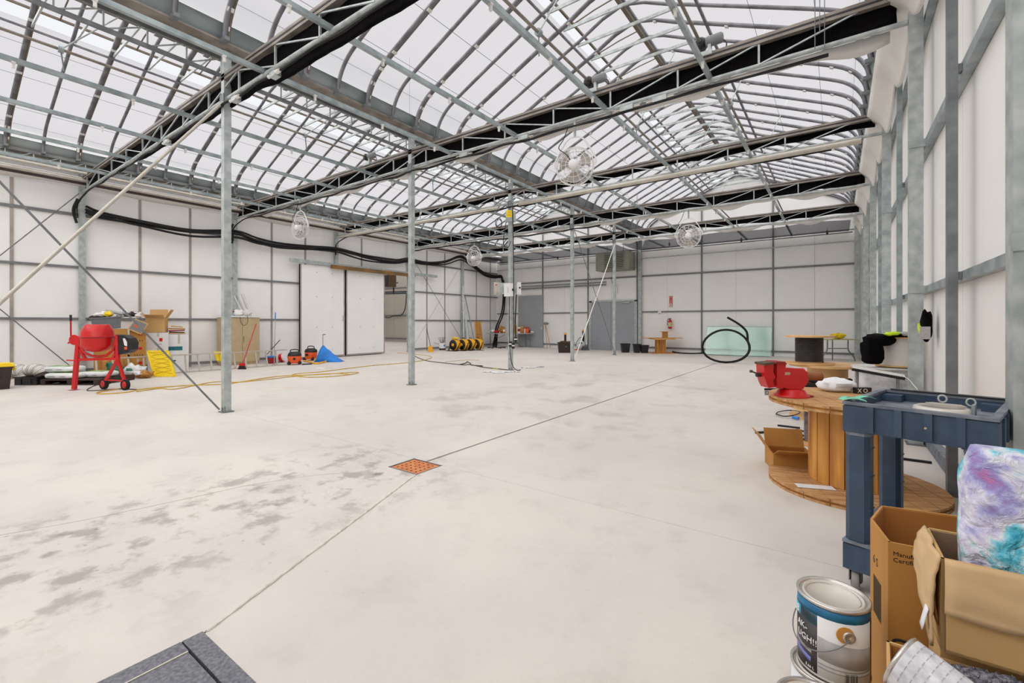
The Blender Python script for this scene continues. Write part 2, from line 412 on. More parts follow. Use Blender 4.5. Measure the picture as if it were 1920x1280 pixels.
# hatch in the floor
ha = thing('floor_hatch', 'galvanised steel floor hatch with frame near the bottom left corner', 'hatch', (HX, HY, 0))
MB().box((0, -.075, -.03), (1.3, 0, .003)).build('frame_bar', M_hatch, ha)
MB().box((0, -1.0, -.03), (.085, -.082, .003)).build('frame_bar', M_hatch, ha)
MB().box((.095, -1.0, -.03), (1.3, -.085, .001)).build('cover', M_hatch, ha)
MB().box((.088, -1.0, -.03), (.094, -.085, .005)).build('cover_edge', M_lid, ha)

# ---- walls
def spaced(a, b, st): 
    n = max(1, round((b-a)/st)); return [a+(b-a)*i/n for i in range(n+1)]
def wall_panels(root, axis, pos, a, b, zs, st, off=0, thick=.06, sign=1, skip=None, lips=None):
    """separate panels with recessed joints; axis 'x' means the wall plane is X = pos"""
    ys = spaced(a, b, st)
    for i in range(len(ys)-1):
        for k in range(len(zs)-1):
            y0, y1, z0, z1 = ys[i]+.004, ys[i+1]-.004, zs[k]+.004, zs[k+1]-.002
            if skip and skip(y0, y1, z0, z1): continue
            if axis == 'x': MB().box((min(pos, pos+sign*thick), y0, z0), (max(pos, pos+sign*thick), y1, z1)).build('panel', M_panel, root)
            else: MB().box((y0, min(pos, pos+sign*thick), z0), (y1, max(pos, pos+sign*thick), z1)).build('panel', M_panel, root)
ZW = 4.80
wl = struct('wall_left')
OY0, OY1, OZ = 12.62, 14.10, 3.45              # opening to the next room
LM = [1.82-1.219*k for k in range(5, 0, -1)]+[1.82+1.2195*k for k in range(0, 16)]
for i in range(len(LM)-1):
    y0, y1 = LM[i]+.004, LM[i+1]-.004
    if y1 > OY0 and y0 < OY1+.1:
        if y0 < OY0: MB().box((XL-.06, y0, .0), (XL, OY0, OZ)).build('panel', M_panel, wl)
        if y1 > OY1: MB().box((XL-.06, OY1, .0), (XL, y1, OZ)).build('panel', M_panel, wl)
        MB().box((XL-.06, y0, OZ), (XL, y1, ZW)).build('panel', M_panel, wl)
    else: MB().box((XL-.06, y0, .0), (XL, y1, ZW)).build('panel', M_panel, wl)
MB().box((XL-.12, LM[0]-2, -.02), (XL-.07, OY0, 6)).build('backing', M_panel, wl)
MB().box((XL-.12, OY1, -.02), (XL-.07, YF, 6)).build('backing', M_panel, wl)
MB().box((XL-.12, OY0, OZ), (XL-.07, OY1, 6)).build('backing', M_panel, wl)
for y in LM[2:]:
    if any(abs(y-yp) < .25 for yp in YP) or OY0-.1 < y < OY1: continue
    MB().box((XL, y-.03, 0), (XL+.022, y+.03, ZW)).build('mullion', M_mull, wl)
for z, h in ((.11, .07), (1.44, .06), (2.77, .06), (4.12, .07)):
    for a, c in (((-4.2, OY0-.02), (OY1+.02, YF-.05)) if z < 3.4 else ((-4.2, YF-.05),)):
        MB().box((XL, a, z-h/2), (XL+.05, c, z+h/2)).build('rail', M_rail, wl)
for y in [-.62]+YP:
    MB().box((XL+.05, y-.06, 0), (XL+.15, y+.06, 5.3)).build('post', M_galv, wl)
    MB().box((XL+.05, y-.09, 0), (XL+.17, y+.09, .012)).build('base_plate', M_galvd, wl)

wr = struct('wall_right')
ysr = spaced(-4.3, YF, 1.219)
for i in range(len(ysr)-1):
    MB().box((XR, ysr[i]+.004, 0), (XR+.06, ysr[i+1]-.004, 5.6)).build('panel', M_panel, wr)
MB().box((XR+.07, -4.3, 0), (XR+.11, YF, 6)).build('backing', M_panel, wr)
for z, h in ((.07, .12), (1.71, .07), (3.31, .09), (4.7, .07)):
    MB().box((XR-.07, -4.2, z-h/2), (XR-.004, YF-.05, z+h/2)).build('rail', M_cartw if z < .2 else M_teall, wr)
for y in [-.62]+YP:
    MB().box((.645, y-.06, 0), (.765, y+.06, 5.2)).build('post', M_galv, wr)
    for z in (1.71, 3.31): MB().box((.636, y-.07, z-.04), (.78, y-.06, z+.04)).build('bracket', M_galv, wr)
    MB().box((.62, y-.10, 0), (.78, y+.10, .012)).build('base_plate', M_galvd, wr)
for y in [-.62-1.829]+[yp-1.829 for yp in YP]+[YP[-1]+1.6]:
    MB().box((.695, y-.04, 0), (.755, y+.04, 5.2)).build('stud', M_teall if y > 5 else M_galvd, wr)
    for z in (1.71, 3.31): MB().box((.756, y-.03, z-.03), (.779, y+.03, z+.03)).build('clip', M_galvd, wr)

wf = struct('wall_far')
FX = [XL-.05, -14.25, -12.88, -11.55, -10.20, -8.95, -7.66, -6.25, -4.78, -3.43, -2.08, -.7, XR+.05]
for i in range(len(FX)-1):
    MB().box((FX[i]+.003, YF, 0), (FX[i+1]-.003, YF+.06, 4.75)).build('panel', M_panel, wf)
MB().box((-28, YF+.07, 0), (XR+.2, YF+.12, 4.8)).build('backing', M_panel, wf)
for x in (-12.88, -10.20, -7.66, -4.78, -2.08):
    MB().box((x-.03, YF-.035, 0), (x+.03, YF, 7.4 if x > -7.7 else 6.6)).build('mullion', M_rail, wf)
for z, h in ((.19, .07), (1.835, .06), (3.50, .07)):
    for a, c in ((XL, -10.25), (-7.62, .6)) if z < 2 else ((XL, .6),):
        MB().box((a, YF-.05, z-h/2), (c, YF, z+h/2)).build('rail', M_rail, wf)
MB().box((XL, YF-.09, 4.30), (.6, YF-.05, 4.33)).build('rail', M_galv, wf)
for x in (XV, .58): MB().box((x-.07, YF-.17, 0), (x+.07, YF-.05, 5.3)).build('post', M_galv, wf)
# double sliding track over the grey sheet door
MB().box((-15.2, YF-.12, 3.16), (-9.2, YF-.05, 3.22)).build('door_track', M_rail, wf)
MB().box((-15.2, YF-.12, 3.30), (-9.2, YF-.05, 3.34)).build('door_track', M_rail, wf)

wn = struct('wall_near'); MB().box((XL, YN-.1, 0), (XR+.1, YN, 5.6)).build('panel', M_panel, wn)
# next room seen through the sliding door
sr = struct('wall_side_room')
M_srw = mat('side_room_panel_shaded', (178, 172, 162), .6, var=.02)  # panel colour darkened to stand in for the dimness of this room
MB().box((-28, 8, 0), (-27.9, YF, 5.4)).build('panel', M_srw, sr)
MB().box((-28, 7.9, 0), (XL-.12, 8, 5.4)).build('panel', M_srw, sr)
for i in range(8): MB().box((-27.9+i*1.45, YF-.02, 0), (-27.9+(i+1)*1.45-.012, YF+.06, 5.4)).build('panel', M_srw, sr)
for z in (.25, 1.83, 3.40, 3.72): MB().box((-27.9, YF-.08, z-.03), (XL-.15, YF-.02, z+.03)).build('rail', M_galvd, sr)
sc_ = struct('ceiling_side_room'); MB().box((-28, 7.9, 5.4), (XL-.13, YF+.1, 5.43)).build('roof_sheet', M_film, sc_)

# ---- ceiling: film, arched ribs, purlins, gutters
ce = struct('ceiling')
HWd = 4.16
prof = [(.29, 5.42), (.31, 5.56), (.37, 5.70), (.47, 5.84), (.62, 5.97), (.82, 6.08), (1.08, 6.20), (1.6, 6.43), (2.4, 6.78), (3.3, 7.17), (HWd, 7.50)]
BAYS = [(-15.84, XV), (XV, .72)]
def arch(x0, x1):
    w = (x1-x0)/2; k = w/HWd
    L = [(x0+u*k, z) for u, z in prof]; R = [(x1-u*k, z) for u, z in prof]
    return L+R[-2::-1]
for bi, (x0, x1) in enumerate(BAYS):
    A = arch(x0, x1); nA = len(A); mid = nA//2
    up = .045
    # film on each slope; the left slope stops short below the open vent
    for sgn in (0, 1):
        pr = A[:mid+1] if sgn == 0 else A[mid:][::-1]
        pr = [(x0+.27 if sgn == 0 else x1-.27, 5.64)]+pr[2:]
        if sgn == 0:
            xc = x0+(x1-x0)/2-1.02; zc = prof[-1][1]-(HWd-(HWd-1.02))*.0
            pr = [p for p in pr if p[0] < xc]; zq = 7.17+(xc-(x0+3.3*(x1-x0)/2/HWd))*.385; pr.append((xc, zq))
        v = []; 
        for y in (YN, YF+.1):
            for x, z in pr: v.append((x, y, z+up))
        n = len(pr); MB().add(v, [(i, i+1, n+i+1, n+i) for i in range(n-1)], True).build('roof_film', M_film, ce)
    # open ridge vent flap
    xm = (x0+x1)/2; vf = MB(); 
    vf.add([(xm, YN, 7.60), (xm, YF+.1, 7.60), (xm-.98, YF+.1, 7.42), (xm-.98, YN, 7.42)], [(0, 1, 2, 3)]).build('vent_film', M_film, ce)
    MB().beam((xm-.98, YN, 7.40), (xm-.98, YF, 7.40), .04).build('vent_edge', M_ribb, ce)
    vb = MB().tube([(0, 0, 7.57), (-.5, 0, 7.50), (-.97, 0, 7.395)], .014, 6).build('vent_bar', M_ribb, ce, (xm, -4, 0))
    for k in range(1, 21): inst(vb, ce, (xm, -4+1.22*k, 0))
    # ribs: plain ones and, every other one, wide ones carrying film clips
    ya = 6.56-.61*17
    rib = rib2 = tie = None
    k = 0; y = ya
    while y < YF-.1:
        if y > .2:
            pts = [(x, 0, z) for x, z in A]
            r = None
            if k % 2 == 0:
                if rib is None:
                    r = rib = MB().tube(cr(pts, 2), .034, 6).build('rib', M_rib, ce, (0, y, 0))
                else: r = inst(rib, ce, (0, y, 0))
            else:
                if rib2 is None:
                    b = MB(); pp = cr(pts, 2); b.tube(pp, .040, 6); r = rib2 = b.build('rib', M_rib, ce, (0, y, 0))
                    b2 = MB(); b2.tube([p+Vector((0, .052, .01)) for p in pp], .022, 5); RS = b2.build('film_profile', M_ribb, rib2)
                    b3 = MB()
                    for i in range(3, len(pp)-3, 3):
                        t = (pp[i+1]-pp[i-1]).normalized(); b3.beam(pp[i]-t*.03+Vector((0, .01, -.042)), pp[i]+t*.03+Vector((0, .01, -.042)), .085, .012, up=(0, 0, 1))
                    RC = b3.build('film_clip', M_cloth, rib2); RC['kind'] = 'stuff'
                else:
                    r = inst(rib2, ce, (0, y, 0)); inst(RS, r); inst(RC, r)
            if tie is None: tie = MB().beam((xm-.98, 0, 7.07), (xm+.98, 0, 7.07), .028, .06).build('collar_tie', M_galv, ce, (0, y+.03, 0))
            else: inst(tie, ce, (0, y+.03, 0))
        k += 1; y += .61
    for dx, z, w in ((0, 7.46, .07), (.09, 7.44, .045), (1.40, 6.90, .045), (-1.05, 7.03, .035)):
        MB().beam((xm+dx, .2, z), (xm+dx, YF, z), w).build('purlin', M_ribb if w > .06 else M_rib, ce)
    # thin film-support wires
    for u, z in ((.46, 5.93), (1.0, 6.13), (1.9, 6.53), (2.7, 6.88)):
        for X in (x0+u, x1-u): MB().beam((X, .2, z), (X, YF, z), .006).build('wire', M_rib, ce)
# gutters
def gutter(x, nm='gutter', y0=-1.0):
    th = .008; P = [(-.30, 5.66), (-.27, 5.68), (-.13, 5.46), (.13, 5.46), (.27, 5.68), (.30, 5.66)]
    v = [(x+a, y0, z) for a, z in P]+[(x+a, y0, z-th) for a, z in P[::-1]]; n = len(v)
    v2 = [(a, YF, z) for a, _, z in v]
    m = len(P)
    f = [(i, (i+1) % n, (i+1) % n+n, i+n) for i in range(n)]
    for i in range(m-1): f.append((i, n-1-i, n-2-i, i+1)[::-1]); f.append((n+i, 2*n-1-i, 2*n-2-i, n+i+1))
    return MB().add(v+v2, f).build(nm, M_gut, ce)
for gx in (XV, -15.84, .72): gutter(gx)
gb = None
y = 6.56-.61*9
while y < YF-.2:
    for gx, s_ in ((XV, 1), (XV, -1), (-15.84, 1), (.72, -1)):
        if gb is None: gb = MB().box((.20, -.035, 5.40), (.37, .035, 5.455)).build('rib_foot', M_galvd, ce, (gx, y, 0))
        else: inst(gb, ce, (gx, y, 0), scale=(s_, 1, 1))
    y += .61
for gx in (XV, -15.84): MB().box((gx-.22, -.6, 5.425), (gx+.22, YF, 5.452)).build('gutter_board', M_chord, ce)
# gable ends on the far wall
for x0, x1 in BAYS:
    A = arch(x0, x1); poly = [(x, z) for x, z in A]
    v = [(x, YF+.02, z) for x, z in poly]+[(x0, YF+.02, 4.74), (x1, YF+.02, 4.74)]
    n = len(poly); MB().add([(x1, YF+.02, 4.74), (x0, YF+.02, 4.74)]+v[:n]+[(x, YF+.08, z) for x, z in ([(x1, 4.74), (x0, 4.74)]+poly)], [tuple(range(n+2))]+[tuple(range(2*n+3, n+1, -1))]).build('gable', M_panel, wf)
    MB().tube([(x, YF-.02, z-.02) for x, z in poly], .035, 6).build('gable_rib', M_rib, wf)
    MB().box((XL if x0 < -10 else XV, YF-.01, 4.74), (x1, YF+.02, 4.78)).build('gable_seam', M_rail, wf)

# ---- long tracks under the trusses, lattice girders, vent shafts (all run front to back)
TX = [XV+o for o in (1.20, 2.75, 4.50, 6.05)]+[XV-o for o in (1.15, 2.78, 4.40, 6.05)]
hook = None
for x in TX:
    MB().beam((x, -.6, ZB+.03), (x, YF-.1, ZB+.03), .055, .06).build('track', M_teall, ce)
    for k in range(14):
        y = .9+1.22*k+(.4 if x > XV else .1)
        if hook is None: hook = MB().box((-.014, -.014, -.08), (.014, .014, 0)).box((-.02, -.02, -.02), (.02, .02, 0)).build('track_hook', M_cloth, ce, (x+.02, y, ZB))
        else: inst(hook, ce, (x+.02, y, ZB))
hole = MB()
for x in TX[:4]:
    for k in range(110):
        hole.box((x-.0285, 3.2+.12*k, ZB+.02), (x-.0270, 3.27+.12*k, ZB+.04)); 
ho = hole.build('track_slots', M_black, ce); ho['kind'] = 'stuff'
for x in (XV-.22, -15.62):
    z0, z1 = 5.14, 5.40
    w = None
    MB().beam((x, -.6, z0), (x, YF, z0), .05).build('girder_chord', M_galvd, ce)
    MB().beam((x, -.6, z1), (x, YF, z1), .05).build('girder_chord', M_galvd, ce)
    y = .3
    wv = MB().beam((0, 0, z0), (0, 0, z1), .02, .02).build('girder_web', M_galv, ce, (x, y, 0)); wd = MB().beam((0, 0, z0), (0, .46, z1), .016, .016).build('girder_web', M_galv, ce, (x, y, 0))
    for k in range(1, 44): inst(wv, ce, (x, y+.46*k, 0)); inst(wd, ce, (x, y+.46*k, 0), rot=(0, 0, 0) if k % 2 else (0, 0, 0))
vh = None
for x in (-3.26, -1.55, -9.0):
    MB().tube([(x, .3, 5.24), (x, YF-.4, 5.24)], .022, 8).build('vent_shaft', M_chord, ce)
    for k in range(5):
        y = 1.2+3.658*k
        MB().tube([(x, y+.3, 5.24), (x+.55, y+1.0, 6.9 if x > XV else 6.0)], .010, 6).build('vent_arm', M_galv, ce)
        MB().tube([(x, y+.3, 5.24), (x-.02, y+.34, 4.95)], .010, 6).build('vent_arm', M_galvd, ce)
        MB().lathe([(.05, -.03), (.05, .03)], 12, M=Matrix.Translation((x, y+.3, 5.24)) @ Matrix.Rotation(PI/2, 4, 'X')).build('pinion', M_teall, ce)
# vent motors on the trusses
def motor(x, y, lab):
    t = thing('vent_motor', lab, 'motor', (x, y, 5.06))
    Rm = Matrix.Rotation(PI/2, 4, 'X')
    MB().lathe([(.055, -.12), (.075, -.10), (.075, .03), (.05, .05)], 14, M=Matrix.Translation((0, -.02, .17)) @ Rm).build('gearbox', M_black, t)
    MB().lathe([(.06, 0), (.07, .02), (.07, .20), (.05, .22)], 14, M=Matrix.Translation((.07, 0, .17)) @ Matrix.Rotation(PI/2, 4, 'Y')).build('housing', M_grey, t)
    MB().box((-.07, -.07, -.04), (.16, .07, .02)).box((.10, -.04, 0), (.14, .04, .12)).build('mount', M_galv, t)
    MB().tube(cr([(.25, 0, .17), (.33, .02, .08), (.28, .04, -.05)], 5), .008, 6).build('lead', M_black, t)
motor(-3.26, 6.68, 'dark vent drive motor on the truss above the large white fan')
motor(-1.55, 6.68, 'vent drive motor with grey housing on the truss nearer the right wall')
motor(-9.0, 6.68, 'dark vent drive motor on the truss in the left bay')

# ---- trusses and the shade curtains bunched along them
TL = ['flat steel truss crossing the upper left corner, nearest the camera',
      'flat steel truss holding the largest white fan, reaching the upper right corner',
      'flat steel truss meeting the post with the yellow warning box',
      'flat steel truss holding the two farther fans',
      'flat steel truss nearest the far wall']
CL = ['black shade curtain bunched along the nearest truss at upper left',
      'black shade curtain bunched along the truss with the largest fan',
      'thin black shade curtain rolled along the truss at the yellow warning box post',
      'black shade curtain bunched along the truss with the farther fans',
      'black shade curtain bunched along the truss nearest the far wall']
wsrc = {}
for n, y in enumerate(YP):
    t = thing('roof_truss', TL[n], 'truss', (XV, y, ZB))
    x0, x1 = -15.75-XV, .64-XV
    MB().box((x0, -.05, .27), (x1, -.012, .37)).box((x0, -.012, .27), (x1, .04, .285)).build('top_chord', M_chord, t)
    MB().box((x0, -.056, .31), (x1, -.05, .33)).build('chord_groove', M_black, t)
    MB().tube([(x0, 0, 0), (x1, 0, 0)], .032, 8).build('bottom_chord', M_galv, t)
    m = int((x1-x0)/1.03)
    for k in range(m):
        xx = x0+.5+1.03*k
        if n == 0 and k == 0:
            wsrc['v'] = MB().beam((0, -.02, 0), (0, -.02, .28), .024, .024).build('web', M_galv, t, (xx, 0, 0))
            wsrc['d'] = MB().beam((0, -.03, 0), (1.03, -.03, .28), .018, .018).build('web', M_galv, t, (xx, 0, 0))
        else:
            inst(wsrc['v'], t, (xx, 0, 0))
            if xx+1.03 < x1: inst(wsrc['d'], t, (xx, 0, 0)) if (xx > 4.0 or -4.2 < xx < -.4) else inst(wsrc['d'], t, (xx+1.03, 0, 0), scale=(-1, 1, 1))
    # curtain: a hanging bunch with an uneven lower edge
    dep = (.36, .28, .13, .24, .18)[n]; random.seed(n)
    def cur(u, v, n=n, dep=dep, y=y):
        X = -15.7+16.25*u
        e = noise.noise(Vector((X*1.3, n*7.7, 0)))*.06+(noise.noise(Vector((X*.35, n*3.3, 4)))*.06)
        if n == 0: e += -.10*max(0, min(1, (X+9)/3.0))+.12*max(0, min(1, (-11-X)/3.0))
        D = dep-e
        return (X, y+.05+.035*math.sin(v*PI)+noise.noise(Vector((X*4, v*3, n)))*.02, 4.985-D*v)
    tag(MB().sheet(cur, 160, 4, .03).build('shade_curtain', M_shade, None), CL[n], 'curtain')
# white sheet roll / heating pipe under the third truss
tag(MB().tube([(-7.1, YP[2]-.12, 4.60), (.35, YP[2]-.12, 4.60)], .055, 12).tube([(-15.5, YP[2]-.12, 4.60), (-7.8, YP[2]-.12, 4.60)], .05, 12).build('curtain_roller', M_alu, None), 'pale round roller tube slung under the third truss, beside the yellow warning box', 'roller')
# white curtain folds seen under trusses 4, 5
for n, lab in ((3, 'pale translucent sheet edge hanging under the truss with the farther fans'), (4, 'pale translucent sheet edge hanging under the truss nearest the far wall'), (1, 'pale translucent sheet edge just under the truss with the largest fan')):
    def cw(u, v, n=n):
        X = -15.4+15.9*u; return (X, YP[n]+.16+.05*v, 4.74-(.10+.05*math.sin(X*3.1+n)+.03*math.sin(X*7))*v+(.0))
    tag(MB().sheet(cw, 200, 1, .006).build('sheet_edge', M_cloth, None), lab, 'sheet')
# dark cloth stretched from the last truss to the far wall
for i, (a, b_) in enumerate(((-15.6, XV-.1), (XV+.1, .35))):
    def dc(u, v, a=a, b_=b_): X = a+(b_-a)*u; return (X, YP[4]+.5+(YF-.35-YP[4])*v-.2*v, 4.66-.03*math.sin(X*2.2)*(1-v)-.05*math.sin(v*PI)+.05*v)
    tag(MB().sheet(dc, 60, 6, .006).build('shade_cloth', M_shade2, None), ('dark grey shade cloth stretched overhead against the far wall, left bay', 'dark grey shade cloth stretched overhead against the far wall, right bay')[i], 'shade cloth')
    tag(MB().beam((a, YF-.28, 4.62), (b_+.1, YF-.28, 4.62), .05, .04).build('curtain_rail', M_galvd, None), ('thin steel rail along the edge of the far shade cloth, left bay', 'thin steel rail along the edge of the far shade cloth, right bay')[i], 'rail')

# ---- sheeting rolled along the wall tops
def rollR(u, v):
    y = -1+21.6*u; ph = (y-YP[0])/1.829; s = abs(math.sin(ph*PI))**.8
    X = .43+.24*v+.05*math.sin(v*PI); zlow = 4.80-.34*s
    return (X, y, 5.03-(5.03-zlow)*(v**.8))
tag(MB().sheet(rollR, 190, 8, .02).build('sheeting_roll', M_cloth, None), 'white sheeting sagging in scallops along the top of the right wall', 'sheeting')
def rollL(u, v):
    y = -1+21.6*u; return (-15.55-.3*v, y, 5.02-.20*v-.04*math.sin(y*1.7)*v)
tag(MB().sheet(rollL, 90, 4, .02).build('sheeting_roll', M_cloth, None), 'white sheeting along the top of the left wall', 'sheeting')
tag(MB().beam((-15.52, -1, 4.86), (-15.52, YF-.2, 4.86), .06).build('roller_tube', M_brn, None), 'dark roller tube along the top of the left wall', 'roller')
for z, x, m_, l in ((5.02, -15.1, M_alu, 'upper'), (4.9, -15.35, M_alu, 'lower')):
    tag(MB().tube([(x, -1, z), (x, YF-.3, z)], .035, 8).build('pipe', m_, None), f'{l} of two pale pipes running along the top of the left wall', 'pipe')

# ---- free posts
PL = ['steel post nearest the camera, where a diagonal rod reaches the floor', 'second nearest steel post, in front of the sliding door opening',
      'steel post carrying the white switch boxes', 'steel post in front of the black tote on the floor', 'farthest steel post, in front of the grey double door']
for n, y in enumerate(YP):
    t = thing('steel_post', PL[n], 'post', (XV, y, 0))
    MB().box((-.05, -.05, 0), (.05, .05, 5.42)).build('shaft', M_galv, t)
    MB().box((-.08, -.08, 0), (.08, .08, .014)).build('base_plate', M_galvd, t)
    MB().box((.05, -.05, .02), (.07, -.035, .09)).box((-.02, -.062, .02), (.02, -.05, .07)).build('bolt_lug', M_galvd, t)
    MB().box((-.065, -.065, 4.60), (.065, -.05, 4.76)).build('truss_bracket', M_galvd, t)
# diagonal brace rods
def rod(p, q, r, m, lab, nm='brace_rod'):
    tag(MB().tube([p, q], r, 6).build(nm, m, None), lab, 'brace rod')
rod((XV-.06, YP[0]-.07, .04), (XV-.06, -.35, 4.37), .013, M_galvd, 'thin steel brace rod running down to the foot of the nearest post')
rod((XV+.06, YP[0]-.07, 4.62), (XV+.06, -.35, 0.02), .020, M_alu, 'pale brace tube rising to the top of the nearest post')
rod((XL+.2, YP[0]-.07, 4.65), (XL+.2, -.60, 0.02), .012, M_galvd, 'thin brace rod rising to the top of the nearest left wall post')
rod((XL+.2, YP[0]-.07, .04), (XL+.2, -.60, 4.3), .012, M_galvd, 'thin brace rod ending at the foot of the nearest left wall post')
rod((XV+.06, YP[4]-.05, 4.6), (XV+.06, YP[3]+.05, .04), .018, M_white, 'white brace rod between the two farthest posts')
rod((XV+.06, YP[3]+.05, 4.55), (XV+.06, YP[4]-.05, .04), .012, M_galvd, 'dark thin brace rod between the two farthest posts')
rod((XL+.2, YP[3]+.05, 4.4), (XL+.2, YP[4]-.05, .3), .012, M_galvd, 'dark brace rod on the left wall ending behind the yellow blowers')
rod((XL+.2, YP[4]-.05, 4.5), (XL+.2, YP[3]+.05, .1), .010, M_alu, 'pale brace rod on the left wall right of the sliding door')
# cords hanging beside the right wall and one in the middle
for px, py0, py1, X, lab in ((1528, -60, 92, -.35, 'left of three thin cords hanging by the black curtain at upper right'), (1537, -60, 60, -.30, 'middle of three thin cords hanging by the black curtain at upper right'), (1546, -60, 92, -.25, 'right of three thin cords hanging by the black curtain at upper right')):
    p = onY(px, py1, YP[1]-.08); q = Vector((p.x, p.y, 6.6)); tag(MB().tube([p, q], .005, 5).build('cord', M_grey, None), lab, 'cord')
p = onY(768, 236, YP[1]-.1); tag(MB().tube([p, (p.x, p.y, 7.0)], .005, 5).build('cord', M_grey, None), 'thin cord hanging straight down to the gutter above the second post', 'cord')
# wires sagging under the trusses
for n in range(5):
    pts = []; random.seed(40+n)
    for k in range(34):
        X = -15.6+16.0*k/33; pts.append((X, YP[n]-.07, 4.60-.035*abs(math.sin(k*1.3))-.02*random.random()))
    if n in (0, 1, 2, 3):
        pts = [(-15.68, YP[n]-.12, 3.95 if n else 4.0), (-15.66, YP[n]-.12, 4.35)]+pts[1:] if n < 3 else pts
        end = {0: 34, 1: 34, 2: 34, 3: 20}[n]
        tag(MB().tube(cr(pts[:end], 3), .017, 6).tube(cr([(a, b-.03, c-.03+.01*math.sin(a*5)) for a, b, c in pts[:end]], 3), .011, 6).build('power_cable', M_rub, None),
            ['black cables slung under the nearest truss', 'black cables slung under the truss with the largest fan', 'black cables slung under the truss at the yellow warning box', 'black cables slung under the truss with the farther fans'][n], 'cable')
# junction / clamp fittings along the lower chords
for i, (n, X) in enumerate([(0, -7.0), (0, -6.75), (0, -5.4), (0, -8.9), (1, -6.9), (1, -5.9), (1, -3.9), (1, -2.1), (1, -1.9), (1, -10.2), (2, -5.5), (2, -1.2)]):
    pass
JB = [(0, -6.95, 'nearest the post'), (0, -5.85, 'farther up the truss'), (0, -9.6, 'left of the post')]
for n, X, l in JB:
    t = thing('socket_box', f'grey socket box under the nearest truss, {l}', 'socket box', (X, YP[n]-.09, 4.52))
    MB().box((-.07, -.04, -.035), (.07, .04, .03)).build('box', M_galv, t); MB().lathe([(.026, 0), (.026, .08)], 12, M=Matrix.Translation((.06, -.02, 0)) @ Matrix.Rotation(PI/2, 4, 'Y')).build('plug', M_cloth, t)
    MB().lathe([(.022, 0), (.022, .05)], 12, M=Matrix.Translation((-.13, -.02, 0)) @ Matrix.Rotation(PI/2, 4, 'Y')).build('plug', M_cloth, t)
JC = [(1, -4.5, 'left of the largest fan'), (1, -2.6, 'right of the largest fan'), (1, -2.1, 'between the vent motors'), (1, -5.9, 'near the second post')]
for n, X, l in JC:
    t = thing('lamp_fitting', f'small grey fitting under the truss with the largest fan, {l}', 'fitting', (X, YP[n]-.07, 4.62))
    MB().box((-.10, -.035, -.05), (.10, .035, .02)).build('housing', M_galv, t); MB().box((-.2, -.015, -.03), (-.10, .015, -.01)).box((.10, -.015, -.03), (.2, .015, -.01)).build('end_tabs', M_alu, t)

# ---- thick hose bundle draped along the left wall
hp = [(160, 392), (190, 402), (262, 416), (357, 433), (441, 436), (480, 450), (520, 459), (572, 463), (628, 466), (660, 474), (692, 483), (741, 490), (765, 487), (800, 493), (835, 490), (862, 481), (880, 492), (905, 512), (925, 518), (941, 517)]
base = [onX(x, y, XL+.24) for x, y in hp]
t = thing('hose_bundle', 'bundle of thick black hoses draped along the whole left wall', 'hoses', base[0])
for k, (dz, dy) in enumerate(((0, 0), (-.06, .02), (.05, .03), (-.02, .07), (-.11, .05))):
    pts = [p-base[0]+Vector((dy, 0, dz*(1+.5*math.sin(i*1.1+k)))) for i, p in enumerate(base)]
    MB().tube(cr(pts, 4), .032, 7).build('hose', M_rub, t)
c0 = onX(941, 517, XL+.24)
pp = [c0, onY(945, 545, YF-.35), onY(942, 585, YF-.4), onX(932, 612, XL+.5), onX(930, 632, XL+.5), G(928, 651)]
for k in range(1):
    t = thing('hose_bundle', 'bundle of black hoses hanging in the far left corner behind the goods table', 'hoses', pp[0])
    for j in range(5):
        q = [p-pp[0]+Vector((.05*math.sin(j*2+i*.6), .06*math.cos(j*2.3), 0)) for i, p in enumerate(pp)]
        q.append(G(915+8*j, 652+j % 2)-pp[0]+Vector((0, 0, .03)))
        MB().tube(cr(q, 5), .035, 7).build('hose', M_rub, t)
# bundles dropping beside left wall posts
for n in (0, 1):
    p = Vector((XL+.2, YP[n]-.1, 4.5)); tag(MB().tube(cr([p, p+Vector((-.02, -.08, -.3)), p+Vector((0, -.02, -.62))], 5), .03, 7).build('hose_end', M_rub, None), ('black hoses looping down beside the nearest left wall post', 'black hoses looping down beside the second left wall post')[n], 'hoses')

# ---- sliding door and tracks on the left wall
for i, (y0, y1, lab) in enumerate(((8.85, 10.68, 'left leaf of the large white sliding door, with the scuffed lower edge'), (10.74, 12.62, 'right leaf of the large white sliding door, beside the open doorway'))):
    t = struct(f'door_{i+1}'); t.location = (XL+.10, y0, .06); t['label'] = lab; w = y1-y0
    MB().box((0, .0, .0), (.07, w, 3.40)).build('leaf', M_panel, t)
    for a in (.0, w-.05): MB().box((-.004, a, -.01), (.078, a+.05, 3.41)).build('edge_strip', M_mull, t)
    MB().box((.0, 0, -.03), (.08, w, .03)).build('bottom_rail', M_mull, t)
    b = MB()
    for z in (.25, 1.1, 2.25, 3.15):
        for a in (w*.35, w*.7): b.box((.07, a-.012, z-.012), (.078, a+.012, z+.012))
    o = b.build('bolt_heads', M_galvd, t); o['kind'] = 'stuff'
    if i == 0: MB().tube([(.08, w-.1, 1.35), (.14, w-.12, 1.38), (.14, w-.12, 1.52), (.08, w-.1, 1.55)], .012, 6).build('handle', M_alu, t)
MB().box((XL+.18, 8.45, 3.50), (XL+.26, 15.7, 3.62)).build('trim_1', M_galv, None)['kind'] = 'structure'
bm_ = MB().box((XL+.27, 10.0, 3.40), (XL+.36, 14.2, 3.54)).build('trim_2', M_rustb, None); bm_['kind'] = 'structure'; bm_['label'] = 'rusty brown steel beam over the sliding door'
